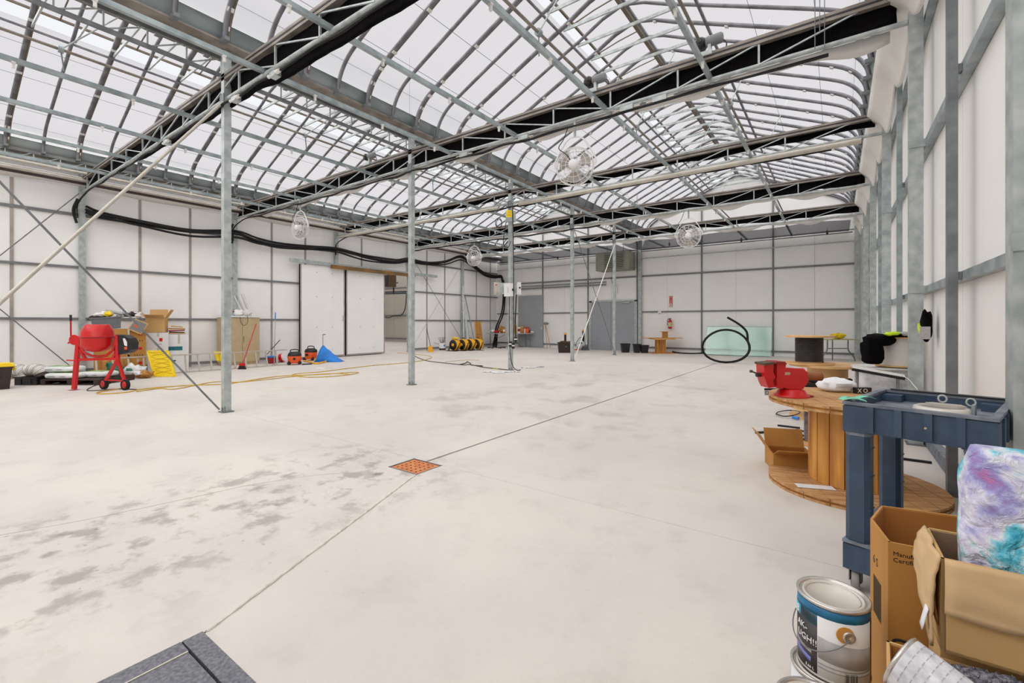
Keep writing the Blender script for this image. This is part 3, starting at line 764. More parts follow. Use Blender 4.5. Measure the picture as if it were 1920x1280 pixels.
# objects in the next room
p = onY(728, 527, 16.0); t = thing('unit_heater', 'brown heater hung in the next room, seen through the open doorway', 'heater', p)
MB().box((-.35, -.25, -.32), (.35, .25, .32)).build('case', M_hbrown, t); MB().box((-.30, -.27, -.27), (.30, -.25, .27)).build('grille', M_black, t); MB().box((-.02, 0, .32), (.02, .04, 1.2)).build('hanger', M_black, t)
for a, b_, lab in (((719, 548), (760, 545), 'upper black pipe in the next room under the brown heater'), ((719, 551), (760, 549), 'lower black pipe in the next room under the brown heater')):
    tag(MB().tube([onY(a[0]-15, a[1], 18.5), onY(b_[0]+30, b_[1], 18.5)], .035, 6).build('pipe', M_black, None), lab, 'pipe')
q = [onY(x, y, 20.6) for x, y in ((718, 592), (724, 595), (731, 595), (738, 592), (750, 591), (757, 585), (761, 570), (762, 550))]
tag(MB().tube(cr(q, 4), .03, 6).build('cable', M_rub, None), 'black cable drooping on the wall of the next room', 'cable')
# fittings beside it
q = [onY(738, 515, 16.5), onY(738, 550, 16.5)]; tag(MB().tube(q, .04, 6).tube([onY(732, 530, 16.5), onY(746, 530, 16.5)], .03, 6).build('pipe', M_black, None), 'black upright pipe with valve beside the brown heater in the next room', 'pipe')
# ================================================================ OBJECTS
# ---- ceiling fans
def fan(px, py, d, R, lab, tilt):
    c = atd(px, py, d); t = thing('caged_fan', lab, 'fan', (c.x, c.y, c.z), tilt)
    k = R/.32
    MB().tube([(0, 0, .52*k+.0), (0, 0, 4.70-c.z)], .022, 8).build('pole', M_galv, t)
    MB().tube(cr([(-.36*k, 0, 0), (-.36*k, 0, .12*k), (-.16*k, 0, .46*k), (0, 0, .52*k), (.16*k, 0, .46*k), (.36*k, 0, .12*k), (.36*k, 0, 0)], 2), .014, 6).build('yoke', M_white, t)
    b = MB()
    for y, r in ((-.09, .30), (-.12, .22), (-.13, .14), (.09, .30), (.12, .22), (.13, .14), (0, .335), (-.05, .33), (.05, .33)):
        b.tube([(r*k*math.cos(a*PI/14), y*k, r*k*math.sin(a*PI/14)) for a in range(28)], .0042 if abs(y) > .01 else .009, 5, closed=True)
    for a in range(16):
        ca, sa = math.cos(a*PI/8), math.sin(a*PI/8)
        b.tube([(q*k*ca, y*k, q*k*sa) for q, y in ((.06, -.135), (.15, -.13), (.30, -.09), (.335, 0), (.30, .09), (.15, .13), (.06, .135))], .0035, 4)
    b.build('cage', M_white, t)
    MB().lathe([(.03*k, -.16*k), (.085*k, -.15*k), (.09*k, .02), (.06*k, .05)], 16, M=Matrix.Rotation(-PI/2, 4, 'X')).build('motor', M_white, t)
    for a in range(3):
        def bl(u, v, a=a):
            r = (.07+.22*u)*k; w = (.45+.5*u); th = a*2*PI/3+.5+(v-.5)*w*1.5; return (r*math.cos(th), (v-.5)*.10*k, r*math.sin(th))
        MB().sheet(bl, 5, 5, .004).build('blade', mat('fan_blade', (176, 170, 164), .5), t)
    MB().tube(cr([(0, -.1, .0), (-.12*k, -.12, .18*k), (-.28*k, -.05, .34*k), (-.2*k, -.02, .5*k), (-.12*k, 0, .72*k)], 5), .008, 6).build('power_lead', M_black, t)
    return t
fan(1078, 312, 7.5, .30, 'large white caged fan hanging nearest the camera, in the middle of the picture', .25)
fan(563, 428, 12.4, .29, 'white caged fan hanging in front of the left wall, above the sliding door track', .1)
fan(1291, 443, 13.57, .33, 'white caged fan hanging before the far wall, above the fire extinguisher', .15)
fan(889, 484, 18.34, .30, 'small distant white caged fan by the far left corner', .2)

# ---- generic makers
def cbox(t, w, dep, h, z0=0.0, m=None, tape=True, rz=0.0, x=0.0, y=0.0, name='carton', marks=None):
    """closed carton as separate shell + flap seam + tape, front on local y=0"""
    m = m or M_card
    M = Matrix.Translation((x, y, z0)) @ Matrix.Rotation(rz, 4, 'Z')
    MB().box((-w/2, 0, 0), (w/2, dep, h), M).build('body', m, t)
    MB().box((-w/2, 0, h), (w/2, dep/2-.003, h+.004), M).box((-w/2, dep/2+.003, h), (w/2, dep, h+.004), M).build('top_flaps', m, t)
    if tape: MB().box((-w/2-.001, dep/2-.025, h+.004), (w/2+.001, dep/2+.025, h+.005), M).box((-.025, -.001, h*.75), (.025, 0, h), M).build('tape', M_alu, t)
    if marks:
        for (mx, mz, mw, mh, mm) in marks: MB().box((mx-mw/2, -.002, mz-mh/2), (mx+mw/2, 0, mz+mh/2), M).build('print', mm, t)
def carton(lab, x0, x1, y0, y1, d, dep, m=None, marks=None, rz=0.0, name='carton', cat='box', group=None):
    """image rectangle x0..x1, y0..y1 at depth d"""
    k = d/F; zb = H+(604-y1)*k; xm = (x0+x1)/2
    loc = atd(xm, 604, d); loc.z = max(0, zb); th = math.atan2(960-xm, F)
    t = thing(name, lab, cat, loc, YAW+th, group)
    cbox(t, (x1-x0)*k*math.cos(th), dep, H+(604-y0)*k-loc.z, m=m, rz=rz, marks=marks); return t
def tote(lab, x0, x1, y0, yb, m, dep=.4, lid=None, d=None, tap=.04, name='storage_tote', fill=None, face=False):
    d = d or floor_d(yb); k = d/F; xm = (x0+x1)/2; loc = atd(xm, 604, d); loc.z = max(0, H+(604-yb)*k)
    th_ = math.atan2(960-xm, F) if face else 0; t = thing(name, lab, 'tote', loc, YAW+th_); w = (x1-x0)*k*math.cos(th_); h = H+(604-y0)*k-loc.z
    th = .008; b = MB(); a, c = -w/2, w/2; e = tap
    def wall(lo1, hi1, lo2, hi2): pass
    O = [(a+e, e), (c-e, e), (c-e, dep-e), (a+e, dep-e)]; P = [(a, 0), (c, 0), (c, dep), (a, dep)]
    o2 = [(a+e+th, e+th), (c-e-th, e+th), (c-e-th, dep-e-th), (a+e+th, dep-e-th)]; p2 = [(a+th, th), (c-th, th), (c-th, dep-th), (a+th, dep-th)]
    v = [(x, y, 0) for x, y in O]+[(x, y, h) for x, y in P]+[(x, y, h) for x, y in p2]+[(x, y, th) for x, y in o2]
    f = [(3, 2, 1, 0)]
    for g0 in (0, 4, 8):
        for i in range(4): j = (i+1) % 4; f.append((g0+i, g0+j, g0+4+j, g0+4+i))
    f.append((12, 13, 14, 15)); b.add(v, f).build('shell', m, t)
    MB().box((a-.015, -.015, h-.03), (c+.015, 0, h)).box((a-.015, dep, h-.03), (c+.015, dep+.015, h)).box((a-.015, 0, h-.03), (a, dep, h)).box((c, 0, h-.03), (c+.015, dep, h)).build('rim', m, t)
    if lid: MB().box((a-.025, -.025, h), (c+.025, dep+.025, h+.05)).box((a+.03, .03, h+.05), (c-.03, dep-.03, h+.065)).build('lid', lid, t); MB().box((c-.02, dep*.3, h-.09), (c+.04, dep*.7, h)).build('latch', lid, t)
    if fill: MB().blob((0, dep/2, h-.02), (w*.85, dep*.85, .16), 3, .3).build('contents', fill, t)
    return t, w, h

# ---- cement mixer
t, im = ithing('cement_mixer', 'red cement mixer with black motor housing and two wheels', 'cement mixer', 185, 731)
P_ = im.p
def seg(pts, r, m=M_red, n=8): return MB().tube([P_(*q) for q in pts], r, n)
MB().beam(P_(139, 729), P_(148, 630), .07, .055).build('front_leg', M_red, t)
MB().box(P_(126, 731, -.06), P_(151, 729.5, .06)).build('foot_plate', M_red, t)
MB().beam(P_(148, 674), P_(222, 672), .05).beam(P_(150, 655), P_(160, 672), .04).beam(P_(212, 671), P_(221, 652), .04).build('cross_beam', M_red, t)
MB().beam(P_(221, 675), P_(220, 628), .055).build('rear_post', M_red, t)
MB().beam(P_(222, 672), P_(199, 712), .045).beam(P_(220, 672), P_(233, 712), .045).build('rear_legs', M_red, t)
seg([(196, 712, .0), (236, 714, .0)], .014).build('axle', M_red, t)
for x, y, dy in ((195, 711, .12), (235, 714, .0)):
    c = P_(x, y, dy); c.z = .107; Mw = Matrix.Translation(c) @ Matrix.Rotation(-.35, 4, 'Z') @ Matrix.Rotation(PI/2, 4, 'X')
    w = MB().lathe([(.065, -.025), (.105, -.03), (.107, 0), (.105, .03), (.065, .025)], 22, M=Mw).build('wheel', M_rub, t)
    MB().lathe([(.012, -.036), (.07, -.028), (.07, .028), (.012, .036)], 18, M=Mw).build('hub', M_red, w)
k = im.k; zc = lambda y: H+(604-y)*k
cx = P_(183, 640).x
dq = .76
dm = MB().lathe([(r_*dq, z_) for r_, z_ in [(.10, zc(659)), (.20, zc(657)), (.29, zc(653)), (.335, zc(646)), (.345, zc(634)), (.352, zc(633)), (.352, zc(630)), (.345, zc(629)), (.34, zc(622)), (.255, zc(610)), (.235, zc(608)), (.22, zc(608)), (.245, zc(613)), (.31, zc(623)), (.31, zc(645)), (.1, zc(656))]], 32, (cx, .0, 0)).build('drum', M_red, t)
MB().tube([(cx+.352*dq*math.cos(a*PI/16), .352*dq*math.sin(a*PI/16), zc(632)) for a in range(32)], .010, 6, closed=True).build('drum_seam', M_dred, dm)
seg([(146, 632), (150, 648), (158, 661), (172, 667), (186, 668), (200, 666), (212, 656), (217, 640), (219, 632)], .026).build('yoke', M_red, t)
c = P_(139, 637); MB().lathe([(.095, -.012), (.105, 0), (.095, .012)], 20, M=Matrix.Translation(c) @ Matrix.Rotation(PI/2, 4, 'X')).build('tilt_disc', M_red, t)
seg([(133, 637), (132.5, 596)], .014).build('tilt_handle', M_red, t); seg([(132.5, 601), (132.5, 590)], .02).build('grip', M_black, t)
seg([(128, 643), (146, 632)], .018).build('pivot', M_red, t); seg([(125, 675), (150, 676)], .014).build('pedal_bar', M_red, t)
mh = MB().prism([(P_(216, 0).x, zc(632)), (P_(219, 0).x, zc(627)), (P_(232, 0).x, zc(628)), (P_(243, 0).x, zc(634)), (P_(248, 0).x, zc(642)), (P_(247, 0).x, zc(655)), (P_(240, 0).x, zc(661)), (P_(222, 0).x, zc(665)), (P_(216, 0).x, zc(662))], -.16, .02, Matrix.Rotation(PI/2, 4, 'X') @ Matrix.Translation((0, 0, 0))).build('motor_housing', M_black, t)
MB().prism([(P_(232, 0).x, zc(634)), (P_(236, 0).x, zc(634)), (P_(240, 0).x, zc(641)), (P_(240, 0).x, zc(649)), (P_(235, 0).x, zc(647))], .021, .024, Matrix.Rotation(PI/2, 4, 'X')).build('white_label', M_white, mh)
MB().prism([(P_(235, 0).x, zc(650)), (P_(240, 0).x, zc(650)), (P_(240, 0).x, zc(655)), (P_(235, 0).x, zc(655))], .021, .024, Matrix.Rotation(PI/2, 4, 'X')).build('switch', M_org, mh)

# ---- yellow-lidded tote, white flexible duct in a black tray
tote('black plastic tote with a bright yellow lid at the left edge', -34, 24, 688, 731, M_brn, .45, M_yel, face=True)
t, im = ithing('plastic_tray', 'low black plastic tray between the yellow-lidded tote and the stacked bags', 'tray', 48, 722)
MB().box((-.24, 0, 0), (.24, .35, .02)).box((-.24, 0, .02), (.24, .02, .17)).box((-.24, .33, .02), (.24, .35, .17)).box((-.24, .02, .02), (-.22, .33, .17)).box((.22, .02, .02), (.24, .33, .17)).build('tray', M_black, t)
MB().box((-.26, -.02, .15), (.26, .0, .18)).box((-.12, -.01, .02), (-.09, 0, .15)).box((.09, -.01, .02), (.12, 0, .15)).build('rim', M_black, t)
def duct(x, y, lab, r, ln, lean):
    t, im = ithing('flexible_duct', lab, 'duct', x, y); b = MB(); n = 14
    for i in range(n):
        f = i/(n-1); a = (f-.5)*1.9+lean; c = Vector((math.sin(a)*ln, .17, .20+math.cos(a)*ln*.55-.0)); ax = Vector((math.cos(a), 0, -math.sin(a)*.6)).normalized()
        u = Vector((0, 1, 0)); w = ax.cross(u)
        b.tube([c+u*(r*math.cos(q*PI/8))+w*(r*math.sin(q*PI/8)) for q in range(16)], .008, 5, closed=True)
    b.build('wire_coil', M_alu, t); t.location.z -= .05 if y == 718 else .0
    def sk(u, v):
        a = (u-.5)*1.9+lean; c = Vector((math.sin(a)*ln, .17, .20+math.cos(a)*ln*.55)); ax = Vector((math.cos(a), 0, -math.sin(a)*.6)).normalized(); U = Vector((0, 1, 0)); w = ax.cross(U)
        return c+(U*math.cos(v*2*PI)+w*math.sin(v*2*PI))*(r-.004-.008*math.sin(u*60))
    MB().sheet(sk, 50, 16, .002).build('skin', M_white, t)
duct(48, 722, 'bent length of ribbed white duct lying in the low black tray', .13, .20, .3)
duct(12, 718, 'ribbed white duct end sticking up behind the yellow-lidded tote', .12, .26, .9)

# ---- pallet and white product bags
t, im = ithing('pallet', 'dark brown pallet under the flat white bags', 'pallet', 128, 722)
for i in range(5): MB().box((-.60, .0+.2*i, .10), (.64, .14+.2*i, .125)).build('deck_board', M_brn, t)
for x in (-.60, -.03, .54):
    MB().box((x, 0, .02), (x+.1, .94, .10)).build('bearer', M_brn, t)
for y in (0, .4, .8): MB().box((-.6, y, 0), (.64, y+.14, .02)).build('bottom_board', M_brn, t)
def bag(x0, x1, yt, yb, d, dep, lab, sp=True, z0=None):
    k = d/F; loc = atd((x0+x1)/2, 604, d); loc.z = z0 if z0 is not None else H+(604-yb)*k; h = (yb-yt)*k
    t = thing('product_bag', lab, 'bag', loc, YAW); w = (x1-x0)*k
    MB().blob((0, dep/2, h/2), (w, dep, h), int(x0), .04, 8, 3, .45).build('sack', M_bag, t)
    MB().box((-w*.36, dep*.2, h-.002), (w*.3, dep*.75, h+.003)).build('green_print', mat('print_green', (150, 190, 110), .6, var=.3), t)
    MB().box((-w*.3, -.004, h*.42), (-w*.1, .01, h*.5)).box((w*.05, -.004, h*.42), (w*.2, .01, h*.5)).build('lettering_band', M_grey, t)
bag(76, 141, 704, 715, 9.75, .45, 'flat white bag lying lower left on the dark pallet', z0=.125)
bag(72, 134, 692, 702.5, 9.85, .42, 'flat white bag on top of another at the left of the dark pallet', z0=.262)
bag(143, 196, 700, 711, 10.0, .45, 'flat white bag at the right end of the dark pallet, behind the red mixer', z0=.125)

# ---- heap of boxes behind the mixer
carton('broad tan carton behind the red mixer drum, under the grey tote', 176, 240, 617, 704, 11.35, .42, M_card2)
tt, w, h = tote('grey tote filled with odds and ends, on the broad tan carton', 172, 231, 594, 617, M_gret, .42, d=11.3, face=True)
tt.rotation_euler[1] = -.10
t = tt
MB().blob((-.16, .2, h), (.34, .3, .16), 5, .3).build('contents', M_brn, t)
MB().blob((-.12, .16, h+.06), (.26, .24, .12), 8, .3).build('white_fabric', M_white, t)
MB().blob((.06, .1, h+.07), (.16, .16, .14), 9, .5).build('yellow_cloth', M_yel, t)
MB().tube([(.02, .25, h+.16), (.33, .12, h+.05)], .035, 8).build('grey_roll', M_cgrey, t)
MB().tube([(-.05, .3, h+.12), (.12, .1, h+.08)], .04, 8).build('white_roll', M_paper, t)
red = M_red
for i, (y0, y1) in enumerate(((618, 645), (645, 672), (672, 699))):
    t = carton(('tan carton with a small red square, topmost of the stack right of the mixer', 'tan carton with a small red square, middle of the stack right of the mixer', 'tan carton with a small red square, lowest of the stack right of the mixer')[i], 243, 274, y0, y1, 11.75, .33, M_card2, group='tan cartons with red squares', rz=-.0,
           marks=[(.05, .26, .07, .07, M_red), (-.06, .09, .02, .03, M_ink), (-.01, .09, .02, .03, M_ink), (.04, .09, .02, .03, M_ink), (.09, .09, .02, .03, M_ink)])
t = thing('carton', 'small tilted carton with grey and orange label above the tan stack', 'box', atd(249, 616, 11.6), YAW+.65)
Mx = Matrix.Translation((0, 0, -.10)) @ Matrix.Rotation(.5, 4, 'Y'); MB().box((-.13, 0, .03), (.17, .28, .34), Mx).build('body', M_card, t); MB().box((-.11, -.003, .06), (.15, 0, .32), Mx).build('grey_label', M_grey, t); MB().box((-.06, -.006, .15), (.02, -.003, .24), Mx).build('orange_patch', M_org, t)
t = thing('bottles_bag', 'clear plastic packs heaped on top of the tilted carton', 'packaging', atd(241, 596, 11.7), YAW+.65)
for i, (x, z, m_) in enumerate(((-.16, .05, M_white), (-.03, .09, M_grey), (.09, .10, M_brn), (.18, .08, M_white), (-.08, .16, M_paper))): MB().blob((x, .1, z), (.17, .2, .13), i, .5).build('pack', m_, t)
for i, (y0, y1) in enumerate(((624, 652), (652, 700))):
    carton(('white carton with a red mark, upper of the stack under the open box', 'white carton with a red mark, lower of the stack under the open box')[i], 277, 316, y0, y1, 12.3, .4, M_wht2,
           marks=[(.06, .22 if i == 0 else .52, .07, .09, M_red), (.0, .10 if i == 0 else .40, .16, .02, M_cgrey)])
carton('tall white carton with a teal print band, right of the stacked white cartons', 317, 354, 627, 698, 12.7, .42, M_wht2, marks=[(-.10, .62, .36, .11, M_teal), (-.12, .28, .1, .04, M_cdark)])
t = thing('flattened_cardboard', 'loose dark and tan flattened cardboard on the tall white carton', 'cardboard', atd(331, 626, 12.75), YAW+.6)
for i, (w, z, a, m_) in enumerate(((.40, 0.004, 0, M_card), (.34, .03, .05, M_brn), (.36, .08, -.03, M_dred), (.38, .13, .04, M_card2), (.26, .19, .1, M_card))):
    MB().box((-w/2, .02, 0), (w/2, .34, .03), Matrix.Translation((0, 0, z)) @ Matrix.Rotation(a, 4, 'Y')).build('sheet', m_, t)
def openbox(name, lab, loc, rz, w, dep, h, flaps, m=M_card, mi=M_cardin, th=.006, tilt=0):
    t = thing(name, lab, 'box', loc, rz)
    M = Matrix.Rotation(tilt, 4, 'Y') if tilt else Matrix.Identity(4)
    b = MB()
    b.box((-w/2, 0, 0), (w/2, dep, th), M)
    b.box((-w/2, 0, 0), (w/2, th, h), M).box((-w/2, dep-th, 0), (w/2, dep, h), M).box((-w/2, th, 0), (-w/2+th, dep-th, h), M).box((w/2-th, th, 0), (w/2, dep-th, h), M).build('body', m, t)
    MB().box((-w/2+th, th, th), (w/2-th, dep-th, th+.003), M).box((-w/2+th, dep-th-.002, th), (w/2-th, dep-th, h-.01), M).build('lining', mi, t)
    for side, ln, ang in flaps:
        # ang: 0 = flap closed (inward), PI = fully folded out
        if side in 'fb':
            s_ = 1 if side == 'f' else -1; y0 = 0 if side == 'f' else dep
            A = Matrix.Translation((0, y0, h)) @ Matrix.Rotation((ang)*s_, 4, 'X'); lo, hi = (-w/2+.004, 0, 0), (w/2-.004, ln, th)
            if s_ < 0: lo, hi = (-w/2+.004, -ln, 0), (w/2-.004, 0, th)
        else:
            s_ = 1 if side == 'l' else -1; x0 = -w/2 if side == 'l' else w/2
            A = Matrix.Translation((x0, 0, h)) @ Matrix.Rotation(-ang*s_, 4, 'Y'); lo, hi = (0, .004, 0), (ln, dep-.004, th)
            if s_ < 0: lo, hi = (-ln, .004, 0), (0, dep-.004, th)
        MB().box(lo, hi, M @ A).build('flap', m, t)
    return t
k = 12.35/F
t = openbox('open_carton', 'open tan carton with its flaps up, on the stacked white cartons', atd(291, 624, 12.35), YAW+.45, .42, .36, .40, [('f', .20, PI*.86), ('b', .24, 1.8), ('l', .25, 2.4), ('r', .26, 2.1)])
t.location.z = H+(604-623)*k
# leaned yellow lid
t, im = ithing('tote_lid', 'bright yellow ribbed tote lid leaning against the white cartons', 'lid', 311, 706)
Ml = Matrix.Translation((0, 0, .0)) @ Matrix.Rotation(-.30, 4, 'X') @ Matrix.Rotation(-.26, 4, 'Y')
Ml = Matrix.Translation((-.02, 0, .0)) @ Matrix.Rotation(-.26, 4, 'X') @ Matrix(((1, 0, -.48, 0), (0, 1, 0, 0), (0, 0, 1, 0), (0, 0, 0, 1)))
w, h = .52, .66
MB().box((-w/2, 0, .0), (w/2, .025, h), Ml).build('plate', M_yel, t)
MB().box((-w/2-.01, -.02, 0), (-w/2+.03, .03, h), Ml).box((w/2-.03, -.02, 0), (w/2+.01, .03, h), Ml).box((-w/2, -.02, 0), (w/2, .03, .04), Ml).box((-w/2, -.02, h-.04), (w/2, .03, h), Ml).build('rim', M_yel, t)
b = MB(); dy_ = mat('yellow_rib_shadow', (214, 176, 8), .5)
for i in range(5):
    b.beam(Ml @ Vector((-.2, -.004, .08+.11*i)), Ml @ Vector((.2, -.004, .16+.11*i)), .008); b.beam(Ml @ Vector((.2, -.004, .08+.11*i)), Ml @ Vector((-.2, -.004, .16+.11*i)), .008)
b.build('cross_ribs', dy_, t)
# bags at the foot of the heap
for lab, x, y, wx, h, m_, sd, d_ in (('crumpled green bag on the floor behind the red mixer legs', 207, 708, .34, .34, M_green, 1, 10.9), ('white carrier bag with a green leaf mark on the floor beside the yellow lid', 245, 706, .50, .30, M_bag, 2, 11.0), ('small golden brown bag on the floor beside the yellow lid', 262, 710, .42, .17, M_gold, 3, 10.85), ('clear and green bag behind the mixer crossbar', 228, 699, .30, .50, M_green, 6, 11.6)):
    loc = atd(x, 604, d_); loc.z = 0; t = thing('plastic_bag', lab, 'bag', loc, YAW)
    MB().blob((0, .12, h/2), (wx, .26, h), sd, .45, 10, 3).build('bag', m_, t)
    if sd == 2: MB().blob((-.03, -.01, h*.62), (.14, .05, .10), 4, .5).build('leaf_mark', M_green, t)
    if sd == 3: MB().blob((-.05, .0, h*.75), (.16, .12, .10), 4, .5).build('paper_label', M_paper, t)
tag(MB().blob((0, 0, 0), (.5, .35, .42), 12, .1, 8, 2, .3).build('carton', M_card2, None, atd(212, 604, 11.25)+Vector((0, 0, -1.35+.21))), 'dented tan carton low behind the mixer, under the green bag', 'box')

# ---- ladder lying on its side along the left wall
a0, a1 = G(262, 705), G(541, 684); ax = (a1-a0).normalized()
t = thing('ladder', 'pale aluminium ladder lying on its side along the left wall', 'ladder', a0, math.atan2(ax.y, ax.x))
Ln = (a1-a0).length; hh = .46
MB().box((-.9, -.03, 0), (Ln, .03, .03)).build('side_rail', M_alu, t)
MB().box((-.9, .10, hh), (Ln, .16, hh+.03)).build('side_rail', M_alu, t)
rg = None; nr = int((Ln+.8)/.30)
for i in range(nr):
    x = -.8+.30*i
    if rg is None: rg = MB().beam((0, 0, .03), (0, .13, hh), .035, .03).build('rung', M_alu, t, (x, 0, 0))
    else: inst(rg, t, (x, 0, 0))
p = onX(411, 664, a0.x+.9*0); dl = floor_d(690)
t = thing('yellow_cloth', 'bright yellow cloth hanging over the ladder beside the nearest post', 'cloth', atd(410, 604, 12.95)+Vector((0, 0, H-1.35)), YAW)
t.location.z = 0
kk = 12.95/F
def yc(u, v): return ((u-.5)*.26*(1-.35*v)+.03*v, -.02-.03*math.sin(u*9)*v, H+(604-660)*kk+.02-(.30-.1*abs(u-.6))*v)
MB().sheet(yc, 10, 10, .01).build('cloth', M_yel, t)

# ---- beige cabinet and what lies on it
t = thing('metal_cabinet', 'beige two door metal cabinet against the left wall', 'cabinet', (-15.80, 6.16, 0))
MB().box((0, 0, .08), (.48, 1.06, 1.50)).box((.02, .02, 0), (.46, 1.04, .08)).build('body', M_beige, t)
d1 = MB().box((.48, .01, .10), (.50, .525, 1.48)).build('door', M_beige, t); d2 = MB().box((.48, .535, .10), (.50, 1.05, 1.48)).build('door', M_beige, t)
MB().tube([(.52, .56, .72), (.52, .56, .90)], .010, 6).build('handle', M_galvd, d2)
tag(MB().box((-15.82, 6.12, 1.51), (-15.28, 7.26, 1.55)).build('worktop', M_white, None), 'white board lying on top of the beige cabinet', 'board')
kz = 1.55
t = thing('desk_heater', 'white appliance with trailing lead on top of the beige cabinet', 'appliance', (-15.4, 6.75, kz), YAW)
MB().blob((-.12, 0, .10), (.34, .22, .20), 3, .25).build('body', M_white, t); MB().blob((.12, .0, .10), (.26, .2, .20), 6, .3).build('cover', M_cloth, t)
MB().blob((-.28, -.02, .14), (.06, .08, .06), 1, .2).build('nozzle', M_dred, t)
MB().tube(cr([(-.2, -.1, .02), (-.3, -.2, -.15), (-.2, -.24, -.28), (-.05, -.2, -.24), (0, -.16, .02), (.05, -.2, -.2), (.16, -.22, -.30), (.26, -.2, -.2), (.2, -.1, .01)], 5), .007, 5).build('lead', M_black, t)
for i in range(5):
    tag(MB().beam(Vector((-15.72+.02*i, 6.92+.05*i, kz)), Vector((-15.80+.01*i, 6.62+.07*i+.03, kz+.66+.02*i)), .035, .02).build('plastic_strip', M_cgrey if i % 2 else M_white, None), ['leftmost', 'second from left', 'middle', 'second from right', 'rightmost'][i]+' of five thin white strips standing on the beige cabinet', 'strip', 'white strips leaning on the cabinet')
tag(MB().box((-15.6, 6.2, kz), (-15.5, 6.3, kz+.12)).build('small_box', M_white, None), 'small white box at the left end of the cabinet top', 'box')
# ---- brooms
def broom(name, lab, x0, y0, x1, y1, yb, hm, bm2, bw=.26, bh=.12, r=.013, grip=None, dd=.12, kind='broom'):
    """foot at pixel (x0,yb), top at (x1,y1)"""
    d = floor_d(yb); im = Img(x0, d); t = thing(name, lab, kind, im.loc, YAW); k = im.k
    top = Vector(((x1-x0)*k, dd, H+(604-y1)*k)); ft = Vector((0, 0, bh))
    MB().tube([ft, top], r, 8).build('handle', hm, t)
    if grip: MB().tube([ft.lerp(top, .85), top], r*1.4, 8).build('grip', grip, t)
    n = Vector((top.x-ft.x, 0, top.z)).normalized()
    MB().prism([(-bw/2, 0), (bw/2, 0), (bw*.3, bh), (-bw*.3, bh)], -.035, .035, Matrix.Rotation(PI/2, 4, 'X')).build('head', bm2, t)
    return t
t = broom('broom', 'red handled broom leaning on the beige cabinet', 454, 0, 462, 607, 692, M_red, M_black, .22, .10, dd=.5)
MB().box((-.07, -.03, .10), (.07, .03, .17)).build('collar', M_red, t)
broom('squeegee', 'thin white pole with blue tip leaning on the left wall beside the cabinet', 514, 0, 501, 585, 684, M_cgrey, M_cgrey, .18, .03, .012, M_blue, .5, 'pole')
tag(MB().tube([atd(497, 668, 14.2), atd(525, 637, 14.6)], .014, 6).build('stick', M_hbrown, None), 'short brown stick leaning over the ladder beside the cabinet', 'stick')
t, im = ithing('bucket', 'red and white bucket with blue edge behind the ladder', 'bucket', 505, 683)
t.location = atd(505, 604, 14.8); t.location.z = 0
MB().lathe([(.13, 0), (.16, .22)], 20, (0, .1, 0)).build('shell', M_dred, t); MB().lathe([(.165, .20), (.168, .24)], 20, (0, .1, 0)).build('rim', M_blue, t)
t, im = ithing('bucket', 'white bucket with red side lying behind the right end of the ladder', 'bucket', 523, 682)
t.location = atd(523, 604, 15.2); t.location.z = 0
Mq = Matrix.Translation((0, .1, .14)) @ Matrix.Rotation(1.3, 4, 'Y')
MB().lathe([(.11, -.16), (.14, .16)], 20, M=Mq).build('shell', M_white, t); MB().lathe([(.142, .0), (.147, .10)], 20, M=Mq).build('red_band', M_red, t)
# ---- shop vacuums
def vac(lab, x, y, s, rz, hoseside):
    t, im = ithing('shop_vacuum', lab, 'vacuum', x, y); t.rotation_euler[2] = YAW+rz
    MB().lathe([(.17*s, .05), (.19*s, .08), (.20*s, .26*s), (.19*s, .28*s)], 22, (0, .15, 0)).build('drum', M_org, t)
    MB().lathe([(.20*s, .28*s), (.205*s, .31*s), (.17*s, .38*s), (.10*s, .41*s)], 22, (0, .15, 0)).build('motor_head', M_black, t)
    MB().tube(cr([(-.13*s, .15, .36*s), (-.10*s, .15, .47*s), (.10*s, .15, .47*s), (.13*s, .15, .36*s)], 5), .016, 6).build('carry_handle', M_black, t)
    for a in (-.15, .15):
        MB().lathe([(.06, -.02), (.06, .02)], 14, M=Matrix.Translation((a*s, 0.02, .06)) @ Matrix.Rotation(PI/2, 4, 'X')).build('wheel', M_black, t)
    MB().lathe([(.04, 0), (.04, .09)], 12, M=Matrix.Translation((0, -.03*s, .2*s)) @ Matrix.Rotation(PI/2, 4, 'X')).build('hose_port', M_black, t)
vac('orange shop vacuum with black head at the right end of the ladder', 552, 684, 1.0, .4, 1)
vac('second orange shop vacuum, beside the blue tarp', 578, 676, 1.05, -.2, 1)
tag(MB().tube(cr([(G(x, y)+Vector((0, 0, .03))) for x, y in ((570, 678), (582, 680), (592, 683), (604, 681), (611, 679))]+[G(606, 678)+Vector((0, 0, .05)), G(590, 677)+Vector((0, 0, .06))], 5), .03, 8).build('vacuum_hose', M_yelf, None), 'ribbed amber vacuum hose on the floor in front of the second vacuum', 'hose')
tag(MB().tube([G(566, 684)+Vector((0, 0, .02)), G(585, 683)+Vector((0, 0, .02))], .02, 6).build('vacuum_nozzle', M_black, None), 'black vacuum nozzle on the floor in front of the vacuums', 'nozzle')
